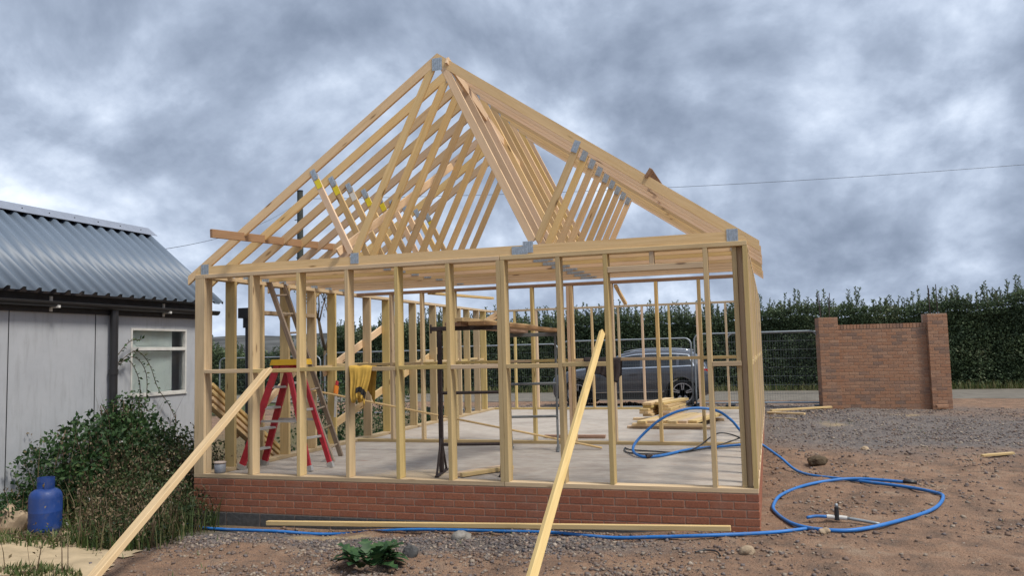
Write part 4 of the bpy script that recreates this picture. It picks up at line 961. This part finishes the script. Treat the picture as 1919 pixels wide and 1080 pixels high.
# stack of boards on the slab
def lay(cx, cy, z, L, w, t, rot, label, mat='plank'):
    c, s = cos(rot), sin(rot); o = beam('stacked_board', (cx-c*L/2, cy-s*L/2, z+t/2), (cx+c*L/2, cy+s*L/2, z+t/2), w, t, M[mat]); tag(o, label, 'board', 'boards stacked on the slab'); return o
lay(4.78, 6.0, .001, 1.45, .12, .045, -.08, 'front bearer board under the low row of planks'); lay(4.75, 7.6, .001, 1.7, .12, .045, -.05, 'rear bearer board under the plank stack')
lay(4.75, 5.95, .047, 1.2, .12, .045, -.08, 'second bearer board on top of the front bearer')
for i in range(6): lay(4.52+i*.165-(0.02 if i < 2 else 0), 6.75+(i % 3)*.05, .094, 1.75, .155, .045, RAD(78), ('first', 'second', 'third', 'fourth', 'fifth', 'sixth')[i]+' plank from the left in the low flat row')
for k in range(5):
    for j in range(2): lay(4.42+j*.26+random.uniform(-.03, .03), 7.5+random.uniform(-.1, .1), .140+k*.05, 1.5-.15*j, .17, .046, RAD(80+random.uniform(-5, 5)), ('left', 'right')[j]+' board in layer '+('one', 'two', 'three', 'four', 'five')[k]+' of the taller plank stack', 'plank' if (k+j) % 3 else 'stud')
# tub on the plate
tu = empty('tub', (.305, .075, TS), 'small grey tub standing on the front plate by the left corner', 'tub')
MB().lathe([(.055, TS), (.062, TS+.02), (.066, TS+.115)], (.305, .075, 0), 20).build('body', M['pot'], tu); MB().lathe([(.069, TS+.112), (.07, TS+.128), (.06, TS+.134), (.01, TS+.134)], (.305, .075, 0), 20).build('lid', M['potlid'], tu)

# stepladder
SL = empty('stepladder', (.72, .82, 0), 'red fibreglass stepladder with yellow top and grey steps', 'stepladder')
FA, FB, FC, FD = Vector((.185, .62, 0)), Vector((.235, 1.02, 0)), Vector((1.155, .63, 0)), Vector((1.235, .98, 0))
TA, TB, TC, TD = Vector((.66, .70, 1.285)), Vector((.68, .93, 1.285)), Vector((.80, .70, 1.285)), Vector((.82, .93, 1.285))
for a, b_, w in ((FA, TA, .085), (FB, TB, .085), (FC, TC, .06), (FD, TD, .06)):
    beam('rail', b_, a + (b_-a)*.035, .035, w, M['red'], SL, up=(1, 0, .3)); MB().box(a+(b_-a)*.002, a+(b_-a)*.05, .05, w+.02, (1, 0, .3)).build('rubber_foot', M['alu'], SL)
for k in range(1, 5):
    t = k*.2 - .02; a, b_ = FA.lerp(TA, t), FB.lerp(TB, t); beam('step', a, b_, .09, .028, M['alu'], SL)
for t in (.3, .56, .82): beam('rear_rung', FC.lerp(TC, t), FD.lerp(TD, t), .025, .03, M['alu'], SL)
for a, b_, c, d_ in ((FA, TA, FC, TC), (FB, TB, FD, TD)): beam('spreader', a.lerp(b_, .46), c.lerp(d_, .46), .008, .028, M['alu'], SL)
cpm = MB(); cpm.prism([(.575, 1.275), (.985, 1.275), (.96, 1.345), (.60, 1.345)], .655, .975, 1); cpm.build('top_cap', M['yellow'], SL)
MB().blk((.70, .69, 1.18), (.80, .94, 1.274)).build('hinge_block', M['red'], SL)
# leaning ladder
LL = empty('ladder', (.9, 1.7, 0), 'weathered wooden ladder leaning up to the left wall top plate', 'ladder')
la, lb2 = Vector((1.0, 1.42, 0)), Vector((.15, 1.26, 2.37)); lc, ld = Vector((.80, 1.98, 0)), Vector((.12, 1.62, 2.40))
beam('rail', la, lb2, .035, .065, M['oldwood'], LL, up=(1, 0, .4)); beam('rail', lc, ld, .035, .065, M['oldwood'], LL, up=(1, 0, .4))
for k in range(9): t = .07+k*.107; MB().cyl(la.lerp(lb2, t), lc.lerp(ld, t), .014, n=8).build('rung', M['oldwood'], LL)
# trestles
def trestle(nm, P0, P1, zt, bars, mat, label, ext=(.1, .1), pw=.045):
    T = empty(nm, ((P0[0]+P1[0])/2, (P0[1]+P1[1])/2, 0), label, 'trestle'); d = (Vector((*P1, 0))-Vector((*P0, 0))).normalized(); pr = Vector((-d.y, d.x, 0))
    A, C = Vector((*P0[:2], 0)), Vector((*P1[:2], 0)); Z = Vector((0, 0, 1))
    for q in (A, C):
        beam('post', q+Z*.01, q+Z*(zt-.025), pw, pw, M[mat], T, up=(1, 0, 0))
        for s_ in (-1, 1): beam('leg_brace', q+pr*.28*s_+Z*.01, q+Z*.42, .022, .022, M[mat], T, up=(1, 0, 0))
        beam('foot', q-pr*.30+Z*.012, q+pr*.30+Z*.012, .04, .02, M[mat], T)
    for z in bars: MB().cyl(A+Z*z, C+Z*z, .018, n=8).build('cross_bar', M[mat], T)
    beam('top_bar', A-d*ext[0]+Z*zt, C+d*ext[1]+Z*zt, .05, .05, M[mat], T)
    for q in (A-d*ext[0], C+d*ext[1]): beam('end_stop', q+Z*(zt-.05), q+Z*(zt+.05), .05, .012, M[mat], T, up=d)
trestle('trestle', (2.83, .70), (3.53, .84), 1.655, (.33, .915), 'blacksteel', 'black steel builder trestle standing just behind the front wall')
trestle('trestle', (2.965, 2.86), (3.60, 3.02), 1.60, (.46, .915), 'greysteel', 'grey steel trestle standing in front of the partition', pw=.028)
for i, (xa, ya, xb, yb, w, lb_, z) in enumerate(((3.06, .55, 3.10, 3.05, .20, 'left scaffold plank lying across the two trestles', 0), (3.34, .55, 3.62, 3.05, .20, 'right scaffold plank lying across the two trestles', .0), (3.15, .50, 3.48, 2.4, .10, 'narrow plank on top of the two trestle planks', .045))):
    o = beam('scaffold_plank', (xa, ya, 1.702+z), (xb, yb, 1.65+z), w, .042, M['darkwood' if i < 2 else 'plank']); tag(o, lb_, 'plank')
prop((3.18, 1.3, 1.73), (3.42, 1.42, 1.90), .08, .03, 'pale offcut with nail holes sticking up from the trestle planks', (0, -1, .2), 'offcut', 'truss')

# ------------------------------------------------------------------ clothes
def cloth(nm, x0, x1, zt, yf, yb, lf, lb_, mat, label, seed, taper=.06):
    T = empty(nm, ((x0+x1)/2, (yf+yb)/2, zt), label, 'clothing'); nu, nv = 22, 26; V = []; r = random.Random(seed); ph = [r.uniform(0, 6) for _ in range(4)]
    tot = lf+lb_+abs(yb-yf)
    for j in range(nv+1):
        s_ = tot*j/nv
        for i in range(nu+1):
            u = i/nu; x = x0+(x1-x0)*u; L1 = lf*(1+.16*sin(u*5+ph[0])+(.25*(u-.3) if taper else 0)); sc_ = s_
            w = .020*sin(u*17+ph[1])+.012*sin(u*31+ph[2])
            if s_ < lf: k = (lf-s_)/lf; y = yf - .012 - abs(w)*k*1.6 - .01*k; z = zt - L1*k; x += taper*k*(.5-u)*2 + .02*sin(k*5+ph[3])*k
            elif s_ < lf+abs(yb-yf): k = (s_-lf)/abs(yb-yf); y = yf-.012+(yb-yf+.024)*k; z = zt+.006+.006*sin(u*12)
            else: k = (s_-lf-abs(yb-yf))/lb_; y = yb+.012+abs(w)*k; z = zt-lb_*k*(1+.2*sin(u*7+ph[1])); x += taper*k*(.5-u)
            V.append((x, y, z))
    F = [(j*(nu+1)+i, j*(nu+1)+i+1, (j+1)*(nu+1)+i+1, (j+1)*(nu+1)+i) for j in range(nv) for i in range(nu)]
    o = mobj('fabric', mesh_np('fabric', V, F, True), M[mat], T); mo = o.modifiers.new('s', 'SOLIDIFY'); mo.thickness = .006; return T, V, nu
JT, JV, nu = cloth('jersey', 2.045, 2.33, 1.252, -.002, .095, .36, .34, 'jersey', 'yellow jersey with black trim hanging over the front wall nogging', 4, .07)
Vs = []; Fs = []
for i in range(8, nu+1):
    for q in (2, 4): a = Vector(JV[q*(nu+1)+i]); Vs.append((a.x, a.y-.006, a.z))
for i in range(len(Vs)//2-1): Fs.append((2*i, 2*i+1, 2*i+3, 2*i+2))
o = mobj('black_trim', mesh_np('trim', Vs, Fs, True), M['stripe'], JT)
cloth('jacket', 3.86, 4.41, 1.248, PY+.003, PY+.097, .27, .25, 'jacket', 'dark jacket slung over the partition nogging in front of the car', 9, .04)
# orange hand tool hanging on the left wall
ht = empty('hand_saw', (.16, 2.97, .9), 'small orange handled tool hooked on the left stud wall', 'tool')
MB().box((.175, 2.92, .80), (.175, 2.95, .92), .02, .10, (0, 1, 0)).build('handle', M['orange'], ht); MB().box((.175, 2.95, .93), (.175, 2.97, .99), .022, .05, (0, 1, 0)).build('grip', M['red'], ht); MB().box((.172, 2.90, .45), (.172, 2.93, .80), .004, .07, (0, 1, 0)).build('blade', M['alu'], ht)

# ------------------------------------------------------------------ pipes and hoses
def pipe(nm, pts, r, mat, label, n=7): o = MB().tube(spline(pts, n), r, 10).build(nm, M[mat]); return tag(o, label, 'pipe')
def gp_(x, y, h=.022): return (x, y, g1(x, y)+h)
pipe('water_pipe', [gp_(.0, -.10), gp_(.35, -.24), gp_(.72, -.32), gp_(1.3, -.30), gp_(1.9, -.20), gp_(2.8, -.12), gp_(3.78, -.12), gp_(4.4, -.2), (4.96, -.33, g1(4.96, -.33)+.03), gp_(5.4, -.42, .03), gp_(5.8, -.43, .03), gp_(6.15, -.28), gp_(6.45, -.05), gp_(6.72, .12)], .0165, 'blue_pipe', 'blue water pipe snaking along the foot of the brick base')
L_ = [(6.20, 3.98, .03), (6.31, 3.78, .0), (6.52, 3.35, -.1), gp_(6.78, 2.95, .03), gp_(7.32, 2.50), gp_(7.82, 2.18, .03), gp_(8.05, 1.80), gp_(8.09, 1.48), gp_(7.92, 1.02), gp_(7.55, .48), gp_(7.12, .06, .03), gp_(6.80, .05, .03), gp_(6.58, .32), gp_(6.44, .76), gp_(6.42, 1.12), gp_(6.52, 1.72), gp_(6.85, 2.2), gp_(7.33, 2.46, .05), gp_(7.9, 2.34, .05)]
lo_ = pipe('water_pipe', L_, .0175, 'blue_pipe', 'blue water pipe coiled in a wide loop on the earth at right')
IL = [(6.22, 3.72, .05), (6.0, 3.54, .03), (5.43, 3.12, .02), (5.1, 2.42, .02), (4.88, 2.28, .02), (4.72, 2.55, .06), (4.76, 2.75, .18), (5.06, 2.85, .44), (5.4, 3.0, .56), (5.73, 3.15, .53), (5.92, 3.3, .39), (6.03, 3.4, .24), (6.16, 3.52, .1)]
pipe('water_pipe', IL, .018, 'blue_pipe', 'blue water pipe standing in a hoop on the slab inside the right wall')
pipe('rubber_hose', [(6.1, 3.45, .1), (5.9, 3.3, .2), (5.72, 3.2, .21), (5.5, 3.05, .06), (5.30, 2.80, .013), (4.97, 2.86, .013), (4.62, 3.0, .013), (4.5, 3.2, .013), (4.62, 2.72, .013), (4.95, 2.60, .013), (5.4, 2.95, .013), (5.75, 3.25, .06), (6.08, 3.5, .15)], .0095, 'black', 'thin black hose tangled with the blue hoop on the slab')
cpl = tag(MB().cyl((4.93, 2.26, .02), (4.99, 2.31, .03), .028, n=12).build('hose_coupling', M['blacksteel']), 'dark coupling on the blue hoop lying on the slab', 'fitting')
sp = empty('pipe_fitting', (6.99, .43, g1(6.99, .43)), 'black and white pipe tee with upright stub inside the blue loop', 'fitting'); zf = g1(6.99, .43)+.05
MB().cyl((6.99, .43, zf-.03), (6.99, .43, zf+.09), .024, .02, 12).build('valve_body', M['black'], sp); MB().lathe([(.016, zf+.09), (.017, zf+.11), (.012, zf+.125), (.002, zf+.127)], (6.99, .43, 0), 12).build('cap', M['galv'], sp)
MB().cyl((6.90, .43, zf), (6.97, .43, zf), .02, n=10).cyl((7.01, .43, zf-.002), (7.08, .42, zf-.006), .02, n=10).build('coupler', M['white'], sp)
MB().tube(spline([(6.72, .40, zf-.01), (6.80, .43, zf), (6.90, .43, zf)], 4), .015, 8).build('blue_stub', M['blue_pipe'], sp); MB().tube(spline([(7.08, .42, zf-.006), (7.2, .38, zf-.015), (7.35, .33, zf-.03)], 4), .015, 8).build('grey_stub', M['galv'], sp)

MB().tube([Vector(gp_(7.84, 2.345, .05)), Vector(gp_(7.98, 2.33, .05))], .021, 10).build('end_cap', M['black'], lo_)
pipe('hose_offcut', [gp_(5.78, -.86, .012), gp_(5.86, -.80, .02), gp_(5.95, -.82, .02), gp_(5.99, -.90, .012)], .007, 'black', 'short curved black hose offcut on the earth before the right corner')
prop((9.15, 4.62, g1(9.2, 4.6)+.03), (9.55, 4.70, g1(9.5, 4.7)+.03), .07, .03, 'pale short offcut on the earth at the far right', (0, 0, 1), 'offcut', 'plank')

# ------------------------------------------------------------------ gas cylinder, rock, stones
gcx, gcy = -.63, -1.44; gz0 = g1(gcx, gcy)
GC = empty('gas_cylinder', (gcx, gcy, gz0), 'blue gas cylinder with handle collar standing at lower left', 'gas cylinder')
MB().lathe([(.125, .0), (.127, .035), (.121, .04), (.132, .052), (.150, .072), (.153, .1), (.153, .25), (.1535, .252), (.1535, .262), (.153, .264), (.153, .39), (.148, .425), (.132, .455), (.104, .475), (.07, .486), (.01, .49)], (gcx, gcy, gz0), 36).build('body', M['blue_gas'], GC)
cc = MB(); n_ = 28
for i in range(n_):
    a, b_ = 2*pi*i/n_, 2*pi*(i+1)/n_
    if 3.75 < a < 4.75: h0 = .47
    c0, c1_ = (gcx+.078*cos(a), gcy+.078*sin(a)), (gcx+.078*cos(b_), gcy+.078*sin(b_))
    zlo, zhi = gz0+.47, gz0+.595
    if 4.1 < a < 5.2: zlo = gz0+.555
    cc.box((c0[0], c0[1], (zlo+zhi)/2), (c1_[0], c1_[1], (zlo+zhi)/2), .006, zhi-zlo)
cc.build('handle_collar', M['blue_gas'], GC)
MB().cyl((gcx, gcy, gz0+.47), (gcx, gcy, gz0+.54), .02, n=12).cyl((gcx, gcy-.03, gz0+.515), (gcx, gcy+.02, gz0+.515), .014, n=10).build('valve', M['brass'], GC)
def rock(nm, x, y, s, label, mat='rock', seed=0, dz=0):
    bm = bmesh.new(); bmesh.ops.create_icosphere(bm, subdivisions=3, radius=1); r = random.Random(seed); o3 = Vector((r.uniform(0, 9), r.uniform(0, 9), 0))
    for v in bm.verts:
        f = float(fbm(np.array(v.co.x*1.3+o3.x+v.co.z), np.array(v.co.y*1.3+o3.y+v.co.z*.7), 4, seed))
        v.co *= .62+.8*f; v.co = Vector((v.co.x*s[0], v.co.y*s[1], v.co.z*s[2]))
    me = bpy.data.meshes.new(nm); bm.to_mesh(me); bm.free(); me.materials.append(M[mat])
    o = mobj(nm, me, None, None, Matrix.Translation((x, y, g1(x, y)+s[2]*.35+dz)) @ Matrix.Rotation(r.uniform(0, 6), 4, 'Z')); return tag(o, label, 'rock')
rock('rock', -1.22, -1.32, (.22, .17, .19), 'rough tan rock beside the blue gas cylinder', seed=3)
rock('stone', 6.2, -.78, (.07, .06, .045), 'pale rounded stone on the earth near the front right corner', seed=4)
rock('stone', 6.85, .0, (.055, .05, .04), 'reddish stone at the end of the ground level blue pipe', seed=5)
rock('stone', 3.42, -1.42, (.075, .06, .07), 'grey lump of mortar behind the thistle', 'cblock', seed=6)
M['greylump'] = plain('grey_clod', (.22, .205, .185), .97, var=.3, scale=12, spec=.1, bump=.7)
rock('clod', 3.55, -.58, (.10, .08, .07), 'large grey soil clod on the mound before the plinth', 'greylump', seed=7)
rock('stone', 7.72, 5.0, (.07, .05, .04), 'pale stone on the dark earth at right', seed=8)
rock('clod', 7.0, 3.7, (.14, .12, .08), 'brown earth clod behind the blue pipe loop', 'bark', seed=9)

vx = rng.uniform(-14, 24, 5200); vy = 21.75 + rng.random(5200)**1.5*.65
vg = mobj('verge_grass', blade_mesh('verge_grass', np.stack([vx, vy, np.full(5200, -.27)], -1), .30, .02, .8, rnd=np.clip(rng.random(5200)*.7+.35, 0, 1)), M['grass']); vg['kind'] = 'stuff'; vg['label'] = 'rough dry grass verge along the foot of the tall hedge'; vg['category'] = 'grass'
wx_ = rng.uniform(-1, 13, 2600); wy_ = rng.uniform(-2.4, 12.2, 2600); kk = (fbm(wx_*.8, wy_*.8, 3, 91) > .56) & ~((wx_ > -.05) & (wx_ < 6.4) & (wy_ > -.1)); wx_, wy_ = wx_[kk], wy_[kk]
wg = mobj('sparse_weeds', blade_mesh('sparse_weeds', np.stack([wx_, wy_, gz(wx_, wy_)], -1), .05, .008, .9), M['grass']); wg['kind'] = 'stuff'; wg['label'] = 'sparse tiny weeds and grass in the bare earth'; wg['category'] = 'grass'

def stones(name, n, xr, yr, smin, smax, maskf, label_attr=(0, 1)):
    X, Y = rng.uniform(*xr, n), rng.uniform(*yr, n)
    if maskf is not None: k = rng.random(n) < maskf(X, Y); X, Y = X[k], Y[k]
    k = ~((X > -.02) & (X < WX+.02) & (Y > -.03) & (Y < DY)); X, Y = X[k], Y[k]; n = len(X)
    Z = gz(X, Y); s = smin*(smax/smin)**(rng.random(n)**1.9)
    cube = np.array([(a, b_, c) for a in (-1, 1) for b_ in (-1, 1) for c in (-1, 1)], float)
    V = cube[None]*rng.uniform(.55, 1.0, (n, 8, 3)); q = rng.normal(size=(n, 4)); q /= np.linalg.norm(q, axis=1)[:, None]
    w, x, y_, z = q.T; Rm = np.stack([1-2*(y_*y_+z*z), 2*(x*y_-z*w), 2*(x*z+y_*w), 2*(x*y_+z*w), 1-2*(x*x+z*z), 2*(y_*z-x*w), 2*(x*z-y_*w), 2*(y_*z+x*w), 1-2*(x*x+y_*y_)], -1).reshape(n, 3, 3)
    V = np.einsum('nij,nkj->nki', Rm, V*rng.uniform(.6, 1, (n, 1, 3)))*(s*.5)[:, None, None]; V[:, :, 2] *= .7; V += np.stack([X, Y, Z+s*.10], -1)[:, None]
    fc = np.array([(0, 1, 3, 2), (4, 6, 7, 5), (0, 4, 5, 1), (2, 3, 7, 6), (0, 2, 6, 4), (1, 5, 7, 3)])
    F = (np.arange(n)[:, None, None]*8+fc[None]).reshape(-1, 4)
    gvm = gravel_mask(X, Y); r = np.where(rng.random(n) < gvm, rng.choice([.1, .3, .35, .7, .72, .6, .8, .95], n), rng.choice([.0, .45, .5, .55, .85, .9, .3], n)) + rng.normal(size=n)*.03
    o = mobj(name, mesh_np(name, V.reshape(-1, 3), F, False, np.repeat(np.clip(r, 0, 1), 6)), M['stones']); o['kind'] = 'stuff'; o['label'] = 'loose gravel and small stones scattered over the earth'; o['category'] = 'gravel'; return o
allm = lambda x, y: np.clip(.05 + .5*np.clip(fbm(x*1.9, y*1.9, 4, 77)-.46, 0, 1)*3 + gravel_mask(x, y)*1.6*np.clip(fbm(x*2.3+9, y*2.3, 4, 51)-.22, 0, 1) - grass_mask(x, y)*.6 - sand_mask(x, y)*.5, 0, 1)*np.where((x < .6) & (y < -1.1) & (x + (y+1.2)*.4 < .5), .12, 1)*np.where((y > 15.6), 0, 1)
stones('gravel', 80000, (-.5, 6.8), (-2.4, .02), .008, .05, allm)
stones('gravel', 90000, (6.3, 13.5), (-2.2, 12.5), .011, .055, allm)
stones('gravel', 12000, (-3, 8), (10.5, 15.5), .02, .08, allm)

for o in bpy.data.objects:
    if o.parent and o.name.split('.')[0] in ('foliage', 'stems', 'dry_stalks', 'seed_heads', 'grass_blades', 'flowers', 'shoot_stems', 'shoot_leaves', 'leaves', 'crown', 'branch_mass', 'screw_heads'): o['kind'] = 'stuff'
